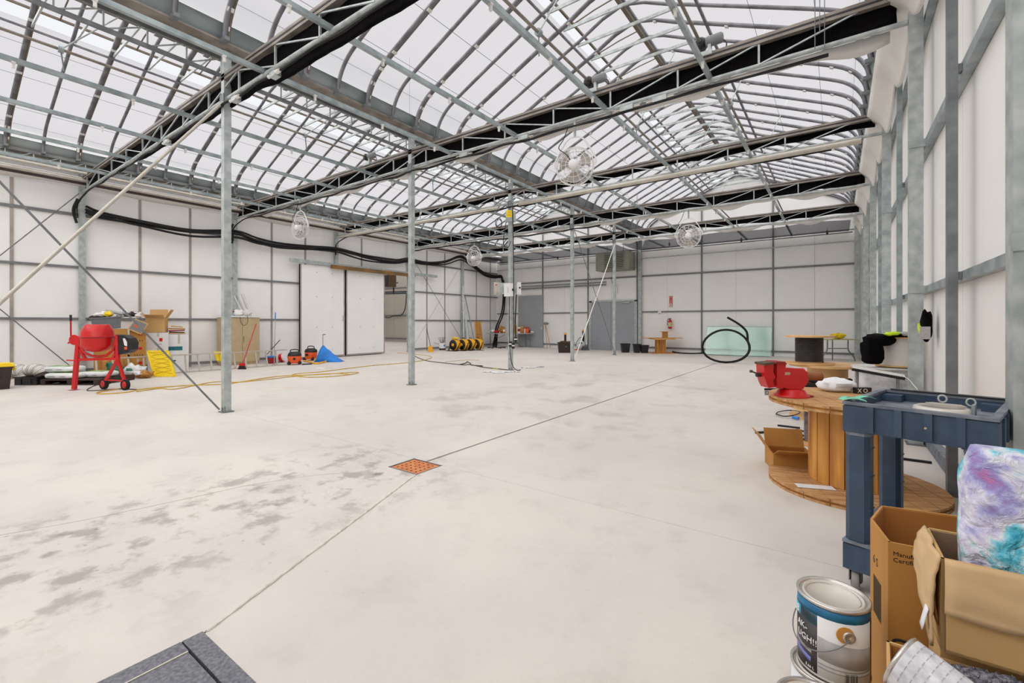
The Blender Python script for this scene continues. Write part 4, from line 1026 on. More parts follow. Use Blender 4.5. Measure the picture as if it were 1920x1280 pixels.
# blue tarp
t, im = ithing('blue_tarp', 'bright blue tarp heaped in front of the white sliding door', 'tarp', 612, 678)
k = im.k
def tp(u, v):
    x0, x1, xa = -20*k, 29*k, -8*k; zt = (678-647)*k
    a = u; X = x0+(x1-x0)*a; pk = zt*(1-abs((X-xa)/((xa-x0) if X < xa else (x1-xa)))**(1.6 if X < xa else 1.0))
    z = pk*(math.sin(PI*min(1, v*1.0)))**.8+.012*math.sin(X*30+v*9)*math.sin(PI*v); return (X, -.18+.5*v, max(.004, z))
MB().sheet(tp, 24, 14, .008).build('sheet', M_blue, t)
MB().tube([(-9*k, .1, 25*k), (-9*k, .1, 51*k)], .008, 6).tube([(-9*k, .1, 51*k), (-4*k, .1, 51*k)], .012, 6).build('handle_rod', M_black, t)
tag(MB().box((0, 0, 0), (.3, .15, .01)).build('paper_sheet', M_paper, None, G(592, 690)), 'small white paper scrap on the floor in front of the vacuums', 'paper')

# ---- cords on the floor
def cord(lab, pts, r, m, name='extension_cord', z=.0):
    q = [G(x, y, r*.8+z) for x, y in pts]; tag(MB().tube(cr(q, 6), r, 6).build(name, m, None), lab, 'cord')
cord('yellow extension cord looping in front of the red mixer', [(235, 727), (190, 734), (182, 737), (200, 738), (238, 735), (262, 730), (300, 726), (360, 722), (420, 720), (450, 716), (500, 708), (540, 704), (600, 702), (640, 699), (672, 698), (650, 703), (590, 707), (548, 704), (560, 700), (600, 697), (640, 692), (700, 685), (760, 680), (800, 674), (808, 668), (780, 664), (745, 661)], .012, M_cord)
cord('second yellow extension cord running beside the first from the mixer', [(256, 734), (300, 728), (330, 729), (400, 716), (450, 716), (520, 709), (575, 703), (625, 700), (660, 702)], .011, M_cord)
cord('dark lead running from the red mixer along the floor', [(222, 700), (210, 717), (180, 722), (163, 731), (180, 732), (224, 729), (258, 730)], .009, M_black, 'power_lead')
cord('long dark cable on the floor between the second and third posts', [(776, 667), (800, 676), (840, 681), (870, 684), (880, 683), (905, 688), (940, 692), (952, 693)], .014, M_hbrown, 'floor_cable')
cord('short black plug end coiled on the floor cable', [(862, 683), (872, 681), (876, 678), (882, 681), (884, 684), (905, 686)], .016, M_black, 'plug_end')
cord('thin pale brown cord on the floor left of the switch box post', [(835, 678), (870, 675), (900, 675)], .008, M_brush, 'brown_cord')

# ---- near the far left corner
broom('broom', 'small yellow broom leaning on the left wall right of the doorway', 807, 0, 798, 617, 660, M_hbrown, M_yelf, .26, .28, .014, None, .3)
t, im = ithing('paint_pail', 'white paint pail full of rods beside the yellow blowers', 'pail', 829, 657.5)
MB().lathe([(.15, 0), (.17, .36)], 20, (0, .1, 0)).build('shell', M_white, t); MB().lathe([(.155, .03), (.165, .12)], 20, (0, .1, 0)).build('dark_stain', M_cdark, t)
MB().blob((.10, .0, .26), (.10, .12, .1), 4, .2).build('blue_mark', M_blue, t)
b = MB(); random.seed(5)
for i in range(8): a = random.uniform(-1.3, .4); b.tube([(0, .1, .25), (math.sin(a)*.42, .1+random.uniform(-.1, .1), .25+math.cos(a)*.40)], .012, 5)
b.build('rods', M_grey, t)
for i, (x, lab) in enumerate(((853, 'leftmost of four yellow air blowers on the floor, with a yellow cloth on it'), (869, 'second from left of four yellow air blowers'), (882, 'third from left of four yellow air blowers'), (896, 'rightmost of four yellow air blowers, against the cardboard'))):
    d = 21.4+.22*i; im = Img(x, d); loc = Vector(im.loc); t = thing('air_blower', lab, 'air blower', loc, YAW-.62, 'yellow air blowers')
    MM = Matrix.Translation((0, 0, .29)) @ Matrix.Rotation(PI/2, 4, 'X')
    MB().lathe([(.20, -.20), (.25, -.14), (.27, -.02), (.265, .10), (.25, .13)], 26, M=MM).build('housing', M_yelf, t)
    MB().lathe([(.235, .132), (.235, .14), (.10, .15), (.0, .15)], 26, M=MM).build('intake', M_black, t)
    MB().lathe([(.075, .15), (.07, .165), (.0, .17)], 18, M=MM).build('hub', M_yelf, t)
    for s_ in (-1, 1): MB().beam((s_*.26, -.16, .02), (s_*.26, .05, .38), .05, .03).build('leg', M_black, t)
    MB().box((-.30, -.30, 0), (.30, -.12, .03)).build('foot', M_black, t)
    MB().tube(cr([(-.08, 0, .54), (-.06, 0, .60), (.06, 0, .60), (.08, 0, .54)], 4), .016, 6).build('handle', M_black, t)
    if i == 0: MB().blob((0, .02, .60), (.36, .3, .10), 4, .4).build('yellow_cloth', M_yel, t)
for i, (x0, y0, x1, y1, w) in enumerate(((870, 630, 868, 535, .06), (875, 645, 869, 590, .05), (880, 652, 870, 570, .05), (893, 655, 872, 555, .05), (886, 650, 874, 600, .06), (872, 640, 868, 600, .07))):
    a = atd(x0, y0, 22.0); a.z = .02; b_ = onX(x1, y1, XL+.22)
    tag(MB().beam(a, b_, w, .03).build('steel_channel', M_galvd if i % 2 else M_galv, None), ['tallest upright steel channel, against the left wall post behind the blowers', 'short dull steel channel leaning just right of the left wall post', 'steel channel leaning behind the third yellow blower, foot right of the tall one', 'rightmost leaning steel channel, its foot by the fourth blower', 'bright short steel channel leaning between the third and fourth blowers', 'dull steel channel leaning behind the second yellow blower'][i], 'channel', 'steel channels behind the yellow blowers')
t = thing('folded_carton', 'tall folded tan cardboard leaning on the left wall by the blowers', 'cardboard', G(902, 653.5), YAW)
k = floor_d(653.5)/F
MB().prism([(-10*k, 0), (5*k, 0), (-.5*k, 51*k), (-13*k, 51*k)], -.05, .0, Matrix.Rotation(PI/2, 4, 'X') @ Matrix.Translation((0, 0, 0))).build('board', M_card2, t)
MB().prism([(-13*k, 52*k), (-10.5*k, 52*k), (-7.5*k, 0), (-10*k, 0)], .0, .06, Matrix.Rotation(PI/2, 4, 'X')).build('side', M_card, t)
MB().box((-9*k, -.002, 26*k), (2*k, .002, 26.6*k)).build('fold_line', M_hbrown, t)
tag(MB().blob((0, 0, .06), (.45, .3, .14), 6, .4).build('white_cloth', M_white, None, G(888, 656)), 'crumpled white cloth on the floor in front of the blowers', 'cloth')
tag(MB().box((-.22, -.05, 0), (.22, .05, .025)).build('flat_bar', M_grey, None, G(899, 657)), 'flat grey bar on the floor at the right of the blowers', 'bar')
# goods table
t, im = ithing('folding_table', 'grey folding table covered with small goods by the far left corner', 'table', 957, 651); k = im.k
w0, w1 = (911-957)*k, (1001-957)*k; MB().box((w0, 0, .72), (w1, .6, .755)).build('tabletop', M_cgrey, t)
for x in (-38, 18, 28, 36): MB().tube([((x+2)*k, .1 if x != 28 else .5, 0), (x*k, .1 if x != 28 else .5, .72)], .016, 6).build('leg', M_galvd, t)
MB().tube([(-34*k, .3, .68), (-22*k, .3, .5), (-10*k, .3, .68)], .012, 6).tube([(8*k, .3, .68), (22*k, .3, .5), (36*k, .3, .42)], .012, 6).build('leg_brace', M_galvd, t)
zt = .755; tl = t.location
items = [(917, .10, .16, M_cgrey, 'tiny grey carton at the left end of the goods table', 'carton'), (923, .3, .2, M_white, 'white tissue pack at the left of the goods table', 'pack'), (931, .28, .15, M_red, 'red and white pack on the goods table', 'pack'),
         (941, .3, .38, M_gold, 'amber pack stacked left of the post on the goods table', 'pack'), (945, .16, .3, M_card2, 'small tan carton just left of the post on the goods table', 'carton'), (962, .22, .30, M_card2, 'tan carton just right of the post on the goods table', 'carton'), (966, .2, .44, M_cord, 'tall amber jar right of the post on the goods table', 'jar'),
         (973, .24, .34, M_paper, 'white printed carton on the goods table', 'carton'), (979, .22, .36, M_gold, 'golden jar in the middle of the goods table', 'jar'), (984, .26, .30, M_white, 'white tub on the goods table', 'tub'), (989, .22, .32, M_org, 'orange tub near the right end of the goods table', 'tub'),
         (994, .2, .20, M_cdark, 'dark pack near the right end of the goods table', 'pack'), (998, .22, .12, M_white, 'crumpled white paper at the right end of the goods table', 'paper')]
for i, (x, w, h, m_, lab, cat) in enumerate(items):
    loc = atd(x, 604, im.d+.18+.14*(i % 2)); loc.z = zt; o = thing(cat if cat != 'pack' else 'soft_pack', lab, cat, loc, YAW)
    if cat in ('carton',): MB().box((-w/2, 0, 0), (w/2, .2, h)).build('body', m_, o); MB().box((-w*.3, -.003, h*.3), (w*.3, 0, h*.7)).build('print', M_dred if i % 2 else M_paper, o)
    elif cat in ('jar', 'tub'): MB().lathe([(w*.42, 0), (w*.45, h*.8), (w*.3, h*.85)], 14, (0, .1, 0)).build('jar_body', m_, o); MB().lathe([(w*.38, h*.85), (w*.38, h)], 14, (0, .1, 0)).build('lid', M_yelf if cat == 'jar' else M_red, o)
    else: MB().blob((0, .1, h/2), (w, .2, h), i, .4).build('body', m_, o)
# switch boxes and wiring on the third post
pz = lambda y, d=12.66: H+(604-y)*d/F
t = thing('switch_box', 'leftmost grey switch box on the third post, with a lever', 'switch box', atd(934, 604, 12.6), YAW); t.location.z = pz(553)
k = 12.6/F; MB().box((-8*k, 0, 0), (3*k, .18, 24*k)).build('case', M_alu, t); MB().box((3*k, .02, 2*k), (11*k, .15, 23*k)).build('side_plate', M_galv, t); MB().box((-5*k, -.004, 18*k), (-2*k, 0, 20*k)).build('red_mark', M_red, t); MB().tube([(-4*k, -.03, 2*k), (-1*k, -.03, 5*k)], .02, 6).build('lever', M_galv, t); MB().box((0, .16, 6*k), (22*k, .20, 9*k)).build('strut', M_galv, t)
t = thing('switch_box', 'front white switch box on the third post, larger than the one behind', 'switch box', atd(953, 604, 12.42), YAW); t.location.z = pz(556)
MB().box((-8*k, -.02, 0), (4*k, .16, 24*k)).build('case', M_white, t); MB().box((4*k, .0, 0), (9*k, .15, 24*k)).build('side', M_wht2, t); MB().box((7*k, -.012, 10*k), (9*k, .0, 14*k)).build('knob', M_black, t); MB().box((-1*k, -.024, 6*k), (0*k, -.02, 16*k)).build('slot', M_cgrey, t)
t = thing('switch_box', 'rightmost white switch box on the third post', 'switch box', atd(972, 604, 12.6), YAW); t.location.z = pz(552)
MB().box((-3*k, 0, 0), (5*k, .16, 23*k)).build('case', M_white, t); MB().box((-8*k, .03, 1*k), (-3*k, .14, 22*k)).build('side_plate', M_galv, t); MB().box((1*k, -.012, 11*k), (4*k, 0, 14*k)).build('knob', M_black, t); MB().box((-22*k, .14, 6*k), (0, .18, 9*k)).build('strut', M_galv, t)
t = thing('control_box', 'grey junction box high on the third post with a yellow warning label', 'box', atd(957, 604, 12.5), YAW); t.location.z = pz(417)
MB().box((-9*k, -.02, 0), (10*k, .14, 19*k)).build('case', M_galv, t); MB().box((-8*k, -.026, 7*k), (3*k, -.02, 20*k)).build('yellow_label', M_sticker, t); MB().box((-5*k, -.028, 16*k), (0*k, -.026, 17*k)).box((-6*k, -.028, 12*k), (1*k, -.026, 12.6*k)).box((-6*k, -.028, 10*k), (1*k, -.026, 10.6*k)).build('lettering_band', M_org, t)
MB().tube([(( -22+6*math.cos(a*PI/8))*k, 0, (-3+9*math.sin(a*PI/8))*k) for a in range(16)], .010, 5, closed=True).tube([((-21+5*math.cos(a*PI/8))*k, -.03, (-5+8*math.sin(a*PI/8))*k) for a in range(16)], .010, 5, closed=True).build('cable_loop', M_black, t)
def vcable(lab, pts, r=.012, m=M_black, d=12.45, name='hanging_cable'): tag(MB().tube(cr([atd(x, y, d) for x, y in pts], 4), r, 6).build(name, m, None), lab, 'cable')
vcable('long black cable hanging just right of the third post past the white boxes', [(961, 385), (962, 430), (963, 500), (963, 560), (963, 620), (962, 646)], .014)
vcable('black cable hanging close beside the third post, ending at a plug', [(955, 556), (955, 590), (955, 620), (956, 648), (957, 668), (962, 687), (970, 694), (976, 693)], .012)
vcable('black cable with a dark plug hanging in front of the goods table', [(968, 552), (967, 580), (966, 605), (967, 636)], .02)
vcable('black cable loop hanging from the junction box on the third post', [(949, 416), (944, 450), (947, 463), (954, 462), (957, 452)], .012)
for x, y, lab in ((957, 645, 'black and white plug at the third post, near knee height'), (967, 636, 'round black plug hanging in front of the goods table'), (962, 648, 'small pale plug hanging right of the third post')):
    t = thing('plug', lab, 'plug', atd(x, y, 12.40), YAW); MB().lathe([(.03, -.08), (.045, -.06), (.045, .06), (.03, .08)], 14).build('body', M_black, t); MB().lathe([(.047, -.01), (.047, .02)], 14).build('white_ring', M_white, t)
# litter round the foot of the third post
random.seed(11)
for i, (x, y, w, h, m_) in enumerate(((920, 697, .42, .2, M_paper), (935, 699, .36, .2, M_wht2), (948, 697, .5, .18, M_paper), (932, 692, .3, .1, mat('pale_yellow', (236, 232, 120), .7)), (965, 697, .3, .14, M_paper), (985, 689, .3, .13, M_paper), (995, 690, .28, .13, M_white), (1004, 688, .2, .12, M_paper), (1012, 688, .26, .06, M_cdark), (972, 691, .2, .1, M_paper))):
    labs = ['large white paper left of the third post foot', 'second white paper left of the third post foot', 'white paper under the third post foot', 'pale yellow paper strip left of the third post', 'white paper just right of the third post foot', 'crumpled white paper midway right of the third post', 'crumpled white paper farther right of the third post', 'small white scrap at the right end of the litter', 'dark scrap at the right end of the litter', 'small white scrap close to the cable right of the third post']
    def pf(u, v, w=w, h=h, i=i): return ((u-.5)*w, (v-.5)*h, .006+.03*abs(noise.noise(Vector((u*3+i, v*3, i)))) )
    p = G(x, y); o = MB().sheet(pf, 6, 5, .002).build('paper_scrap', m_, None, p); o.rotation_euler = (0, 0, YAW+random.uniform(-.3, .3)); tag(o, labs[i], 'paper')

# ---- far wall: doors, heater, sign, extinguisher
def fy(x, y, Y=YF-.08): return onY(x, y, Y)
a, b_ = fy(972, 652), fy(1018, 553)
t = struct('door_3'); t['label'] = 'plain grey sheet sliding door behind the goods table'; MB().box((a.x, YF-.10, .02), (b_.x, YF-.055, b_.z)).build('leaf', M_door, t); MB().box((b_.x-.09, YF-.13, .98), (b_.x-.05, YF-.10, 1.1)).build('handle', M_white, t)
a, b_ = fy(1110, 657), fy(1190, 565)
t = struct('door_4'); t['label'] = 'grey steel double door on the far wall'; xm = a.x+(b_.x-a.x)*.46
MB().box((a.x, YF-.10, .01), (xm-.004, YF-.055, b_.z)).build('leaf', M_door, t); l2 = MB().box((xm+.004, YF-.10, .01), (b_.x, YF-.055, b_.z)).build('leaf', M_door, t)
MB().box((a.x-.13, YF-.12, 0), (a.x-.005, YF-.05, b_.z+.07)).box((b_.x+.005, YF-.12, 0), (b_.x+.12, YF-.05, b_.z+.07)).box((a.x-.13, YF-.12, b_.z+.005), (b_.x+.12, YF-.05, b_.z+.08)).build('frame', M_galv, t)
MB().tube([(xm+.08, YF-.17, 1.05), (xm+.20, YF-.17, 1.05)], .02, 8).box((xm+.05, YF-.15, 1.0), (xm+.11, YF-.10, 1.12)).build('handle', M_alu, l2)
MB().box((b_.x-.6, YF-.16, b_.z-.07), (b_.x-.2, YF-.10, b_.z-.01)).build('door_closer', M_galv, l2)
# unit heater
p0, p1 = onY(1117, 508, YF-.9), onY(1179, 476, YF-.9); p1.z += .15
t = thing('unit_heater', 'grey louvred unit heater hung high on the far wall above the double door', 'heater', ((p0.x+p1.x)/2, YF-.9, p0.z)); w = (p1.x-p0.x)/2; h = p1.z-p0.z
MB().box((-w, 0, 0), (w, .8, h)).build('case', M_heat, t)
MB().box((-w*.45, -.01, h*.06), (w*.68, 0, h*.92)).build('opening', M_black, t)
for i in range(9): MB().box((-w*.45, -.035, h*(.08+.095*i)), (w*.68, -.008, h*(.08+.095*i)+.045)).build('louvre', M_heat, t)
MB().box((w*.68, -.02, 0), (w*.72, 0, h)).box((-w*.49, -.02, 0), (-w*.45, 0, h)).build('grille_frame', M_heat, t)
for x in (-.4, .4): MB().tube([(x, .4, h), (x, .4, h+.35)], .015, 6).build('hanger_rod', M_galvd, t)
p = fy(1151, 541); t = thing('thermostat', 'white thermostat with a black screen above the double door', 'thermostat', (p.x, YF-.09, p.z)); MB().box((-.16, 0, -.2), (.16, .07, .2)).build('case', M_white, t); MB().box((-.05, -.006, -.07), (.1, 0, .12)).build('screen', M_black, t); MB().tube([(-.05, .03, .2), (-.15, .03, .5)], .01, 5).build('wire', M_black, t)
p = fy(1237, 585); t = thing('sensor_box', 'small white sensor box on the far wall rail', 'sensor', (p.x, YF-.12, p.z)); MB().box((-.07, 0, -.05), (.07, .07, .05)).build('case', M_white, t); MB().box((-.02, -.02, -.08), (.02, 0, -.05)).build('socket', M_grey, t)
p = fy(1257, 565); t = thing('fire_sign', 'narrow red and white fire sign with a down arrow on the far wall', 'sign', (p.x, YF-.02, p.z))
MB().box((-.075, -.0, -.25), (.075, .01, .25)).build('red_plate', M_red, t); MB().box((-.055, -.003, -.23), (.055, 0, .23)).build('white_field', M_white, t)
MB().box((-.045, -.006, -.1), (.045, -.003, .22)).build('red_panel', M_red, t)
for i, ch in enumerate('FIRE'): text(ch, .085, Matrix.Translation((-.022, -.007, .15-.078*i)) @ Matrix.Rotation(PI/2, 4, 'X'), M_white, t, 'letter')
MB().prism([(-.04, -.15), (.04, -.15), (0, -.21)], .004, .008, Matrix.Rotation(PI/2, 4, 'X')).box((-.012, -.008, -.16), (.012, -.004, -.12)).build('arrow', M_red, t)
p = fy(1257, 606); t = thing('fire_extinguisher', 'red fire extinguisher with a cream label hung on the far wall', 'extinguisher', (p.x, YF-.14, p.z))
MB().lathe([(.05, -.24), (.085, -.22), (.088, .08), (.06, .14), (.03, .17)], 18).build('cylinder', M_red, t); MB().lathe([(.0895, -.16), (.0895, .04)], 18).build('label_wrap', mat('cream_label', (226, 206, 160), .5, var=.2, scale=20), t)
MB().box((-.02, -.02, .16), (.02, .02, .22)).box((-.07, -.01, .20), (.05, .01, .225)).build('valve', M_black, t); MB().tube(cr([(-.02, 0, .2), (-.11, 0, .15), (-.12, 0, .0), (-.10, 0, -.1)], 5), .012, 6).build('hose', M_black, t)
# sensors hanging over the far wall
for x, y, lab in ((1255, 456, 'small dark sensor hanging under the far rail left of the farther fan'), (1390, 448, 'small dark sensor hanging under the far rail above the coiled hose'), (1551, 434, 'small dark sensor hanging under the far rail near the right corner'), (1046, 482, 'small dark sensor hanging under the far rail left of the heater')):
    p = fy(x, y, YF-.3); t = thing('hanging_sensor', lab, 'sensor', p); MB().lathe([(.02, -.12), (.035, -.1), (.035, .02), (.02, .04)], 10).build('body', M_brn, t); MB().tube([(0, 0, .04), (0, 0, .16)], .006, 5).build('stem', M_black, t)
# glass sheet and hose coil
a, b_ = G(1322, 667), G(1448, 666)
t = thing('glass_sheet', 'pale green sheet of glass leaning on the far wall behind the coiled hose', 'glass', (a.x, YF-.75, 0)); t.location.x = onY(1324, 660, YF-.5).x
w = onY(1446, 660, YF-.5).x-t.location.x
MB().add([(0, 0, .02), (w, 0, .02), (w, .52, 1.17), (0, .52, 1.17), (0, .012, .02), (w, .012, .02), (w, .532, 1.17), (0, .532, 1.17)], [(0, 1, 2, 3), (7, 6, 5, 4), (0, 4, 5, 1), (1, 5, 6, 2), (2, 6, 7, 3), (3, 7, 4, 0)]).build('pane', M_glass, t)
MB().beam((0, .0, .012), (w, .0, .012), .04, .024).build('foot_strip', mat('glass_edge', (90, 128, 122), .4), t)
MB().beam((0, .52, 1.17), (w, .52, 1.17), .012).build('top_edge', mat('glass_edge', (90, 128, 122)), t)
cy = 14.9; im = Img(1361, cy); t = thing('hose_coil', 'large black hose coiled into a hoop in front of the glass sheet', 'hose', im.loc, YAW); k = im.k
rr = (1405-1317)/2*k; rz_ = (664-603)/2*k
def hp_(a, s=0): return Vector(((rr+s)*math.cos(a), .08*math.sin(a*2)+s, .035+rz_+(rz_+s*.5-.0)*math.sin(a)))
pts = [hp_(a*2*PI/28, 0) for a in range(28)]
MB().tube(pts, .036, 7, closed=True).build('hoop', M_rub, t)
pts = [hp_(-1.3+a*.2, .015) for a in range(9)]+[im.p(1400, 622), im.p(1386, 608), im.p(1364, 595)]
MB().tube(cr(pts, 3), .036, 7).build('tail', M_rub, t)
cord('black hose running on the floor from the wooden spool to the hoop', [(1250, 656), (1270, 661), (1300, 662.5), (1330, 661), (1345, 662)], .03, M_rub, 'floor_hose')

# ---- cable spools
def spool(name, lab, loc, R, r, h, th, mf=M_ply, md=M_ply, turns=0, mt=M_spool, rz=0, staves=0, boards=0, tiltt=None):
    t = thing(name, lab, 'spool', loc, rz)
    for z in (0, h-th):
        if boards:
            n = boards; wB = 2*R/n
            fl = MB().lathe([(R*.97, z+.002), (R*.97, z+th-.006)], 36).build('flange', M_wood2, t)
            for i in range(n):
                x0, x1 = -R+i*wB+.003, -R+(i+1)*wB-.003
                def yy(x): return math.sqrt(max(0, R*R-x*x))
                xs = [x0+(x1-x0)*j/4 for j in range(5)]; poly = [(x, -yy(x)) for x in xs]+[(x, yy(x)) for x in xs[::-1]]
                if yy(x0)+yy(x1) < .05: continue
                MB().prism(poly, z+th-.02, z+th-.002).build('board', mf, fl)
                MB().prism(poly, z, z+.018).build('board', mf, fl)
        else: MB().lathe([(R, z), (R, z+th)], 40).build('flange', mf, t)
    if staves:
        core = MB().lathe([(r-.03, th), (r-.03, h-th)], 24).build('core', M_hbrown, t)
        for i in range(staves):
            a = 2*PI*i/staves; w = 2*PI*r/staves*.93
            MB().box((-w/2, -.022, th), (w/2, .0, h-th), Matrix.Rotation(a, 4, 'Z') @ Matrix.Translation((0, -r+.022, 0))).build('stave', M_wood2, t)
    else: MB().lathe([(r, th), (r, h-th)], 30).build('core', md, t)
    if turns:
        cr_ = (h-2*th)/turns/2; w = MB()
        pts = []
        for i in range(turns*20+1):
            a = i*2*PI/20; pts.append(((r+cr_)*math.cos(a), (r+cr_)*math.sin(a), th+cr_+(h-2*th-2*cr_)*i/(turns*20)))
        w.tube(pts, cr_*.98, 6).build('wound_cable', mt, t)
    return t
t = spool('cable_spool', 'large wooden cable spool used as a bench, with slatted drum', (.10, 4.64, 0), .60, .30, .735, .055, M_woodt, None, staves=18, boards=9, rz=.35)
tb = MB().box((-.12, -.045, .056), (.14, .045, .059)).build('paper_note', M_paper, t, Vector((-.36, -.25, 0)))
# bench vise
c = atd(1490, 604, 3.78); c.z = .735; t = thing('bench_vise', 'red bench vise with rusty spindle on the wooden spool bench', 'vise', c, YAW)
k = 3.78/F; vp = lambda x, y, dy=0: Vector(((x-1490)*k, dy, (737-y)*k))
def vpr(poly, y0, y1): return MB().prism([(vp(x, y).x, vp(x, y).z) for x, y in poly], y0, y1, Matrix.Rotation(PI/2, 4, 'X'))
MB().lathe([(.13, 0), (.13, .012), (.115, .02), (.095, .055), (.07, .065)], 26, (vp(1484, 0).x, 0, 0)).build('swivel_base', M_red, t)
MB().box((vp(1460, 0).x, -.06, 0), (vp(1517, 0).x, .06, .012)).build('base_plate', M_dred, t)
vpr([(1470, 722), (1498, 722), (1508, 708), (1506, 690), (1494, 685), (1468, 683), (1452, 690), (1452, 716)], -.055, .055).build('body', M_red, t)
MB().lathe([(.056, 0), (.056, .12)], 20, M=Matrix.Translation(vp(1478, 697)) @ Matrix.Rotation(PI/2, 4, 'Y')).build('barrel', M_red, t)
vpr([(1449, 720), (1460, 722), (1464, 690), (1466, 675), (1456, 671), (1449, 676)], -.06, .06).build('fixed_jaw', M_red, t)
vpr([(1430, 712), (1434, 720), (1444, 719), (1442, 706), (1446, 700), (1442, 690), (1443, 677), (1425, 677), (1426, 700)], -.06, .06).build('moving_jaw', M_red, t)
vpr([(1424, 678), (1442, 676), (1443, 672), (1424, 674)], -.075, .075).build('jaw_plate', M_hbrown, t)
vpr([(1443, 675), (1466, 676), (1462, 671), (1446, 671)], -.075, .075).build('jaw_plate', M_dred, t)
MB().lathe([(.034, 0), (.034, .14), (.038, .145), (.038, .16)], 18, M=Matrix.Translation(vp(1503, 700)) @ Matrix.Rotation(PI/2, 4, 'Y')).build('spindle', mat('spindle_rust', (150, 92, 58), .5, .2, var=.15), t)
MB().tube([vp(1406, 690, -.02), vp(1426, 697, 0)], .006, 8).lathe([(.012, -.01), (.012, .01)], 10, vp(1406, 690, -.02)).build('tommy_bar', M_hbrown, t)
MB().lathe([(.018, 0), (.018, .06)], 12, M=Matrix.Translation(vp(1418, 697)) @ Matrix.Rotation(PI/2, 4, 'Y')).build('screw_head', M_brn, t)
MB().box((vp(1463, 0).x, -.057, vp(0, 696).z), (vp(1474, 0).x, -.055, vp(0, 691).z)).build('name_plate', M_beige, t)
c = atd(1452, 604, 3.98); c.z = .0
t = thing('label_card', 'black and white printed card behind the edge of the spool bench', 'card', atd(1448, 741, 4.3), YAW); MB().box((-.08, 0, 0), (.09, .01, .07)).build('card', M_paper, t); MB().box((-.075, -.002, .05), (.085, 0, .068)).build('black_band', M_black, t)
for i, ch in enumerate('DXO'): text(ch, .05, Matrix.Translation((-.07+.05*i, -.003, .008)) @ Matrix.Rotation(PI/2, 4, 'X'), M_black, t, 'letter')
t = thing('printed_bag', 'crumpled white bag with black lettering at the back of the spool bench', 'bag', atd(1578, 604, 4.02), YAW); t.location.z = .735; k = 4.02/F
MB().blob((-2*k, .05, .052), (58*k, .24, .125), 5, .25, 10, 2, .8).build('sheet', M_paper, t); MB().box((10*k, -.11, .0), (38*k, -.07, .05)).build('black_panel', M_black, t)
for i in range(3): MB().box((-22*k, -.075-.004*i, .045+.014*i), (8*k, -.070-.004*i, .050+.014*i)).build('print_line', M_cgrey, t)
for i, ch in enumerate('XO'): text(ch, .05, Matrix.Translation(((12+10*i)*k, -.112, .008)) @ Matrix.Rotation(PI/2, 4, 'X'), M_white, t, 'letter')
# stack behind
cS = atd(1551, 604, 6.4); cS.z = 0
t = spool('cable_spool', 'tan cable spool wound with thick black hose, behind the vise', cS, .46, .24, .76, .03)
b = MB(); random.seed(3)
for i in range(9): z = .10+.055*i; R_ = .29+.03*math.sin(i*2.1); b.tube([(R_*math.cos(a*PI/12), R_*math.sin(a*PI/12), z+.012*math.sin(a+i)) for a in range(24)], .027, 6, closed=True)
b.build('wound_hose', M_rub, t)
c = atd(1517, 604, 6.42); c.z = .762
spool('cable_spool', 'smaller spool full of dark cable standing on the tan spool', c, .30, .155, .40, .022, turns=19)
c = atd(1532, 604, 5.05); c.z = 0
spool('cable_spool', 'small spool of grey cable on the floor behind the spool bench', c, .24, .105, .40, .02, turns=17, mt=M_grycab)
tag(MB().tube(cr([G(x, y, .03) for x, y in ((1455, 776), (1470, 780), (1490, 778), (1500, 772), (1480, 769), (1460, 772), (1455, 776))], 5), .008, 6).build('cable_loop', M_black, None), 'thin dark cable loop on the floor left of the grey cable spool', 'cable')
tag(MB().tube([G(1486, 782, .03), G(1498, 784, .03)], .02, 8).build('connector', M_blue, None), 'small blue connector on the floor by the grey cable spool', 'connector')
tag(MB().beam(G(1417, 811, .012), G(1497, 806, .012), .025).build('bar', M_black, None), 'longer black bar on the floor pointing at the grey cable spool', 'bar')
tag(MB().beam(G(1458, 797, .012), G(1500, 802, .012), .02).build('bar', M_black, None), 'shorter black bar on the floor by the grey cable spool', 'bar')
for i, (x, y, r, lab) in enumerate(((1497, 812, .17, 'loose ring of dark cable on the floor around the grey spool, outer'), (1495, 818, .12, 'loose ring of dark cable on the floor around the grey spool, inner'))):
    c = G(x, y, .015+.02*i); tag(MB().tube([c+Vector((r*math.cos(a*PI/12), r*math.sin(a*PI/12), 0)) for a in range(24)], .010, 6, closed=True).build('cable_ring', M_spool, None), lab, 'cable')
tag(MB().beam(G(1640, 853, .012), G(1747, 867, .012), .022).build('bar', M_black, None), 'black bar on the floor by the right wall, behind the cart', 'bar')
# open carton on the floor
p = G(1490, 886); t = openbox('open_carton', 'open tan carton on the floor left of the spool bench, flap folded out', p, YAW-.28, .34, .30, .16, [('l', .20, 2.15), ('b', .17, 2.0), ('f', .15, 2.7)], M_card2)
# folding table with yellow cloth
d = 15.7; im = Img(1590, d); t = thing('folding_table', 'folding table with curved steel legs by the far right corner', 'table', im.loc, YAW); k = im.k
MB().box((-1.25, -.05, .735), (.32, .55, .765)).build('tabletop', mat('olive_top', (196, 186, 116), .6), t)
for s_, xu, xf in ((-1, -.68, -.90), (1, .04, .28)):
    MB().tube(cr([(xu, .05, .735), (xu, .05, .45), (xu+(xf-xu)*.2, .05, .32), (xu+(xf-xu)*.8, .05, .16), (xf, .05, 0)], 4), .022, 7).build('leg', M_galvd, t)
MB().tube([(-.68, .05, .44), (.04, .05, .44)], .016, 6).build('leg_brace', M_galvd, t)
for s_, xu in ((-1, -1.1), (1, -.2)): MB().tube([(xu, .48, 0), (xu, .48, .735)], .02, 6).build('leg', M_galvd, t)
t = thing('yellow_cloth', 'bundle of yellow cloth on the folding table at the far right corner', 'cloth', atd(1572, 604, 15.9), YAW); t.location.z = .775
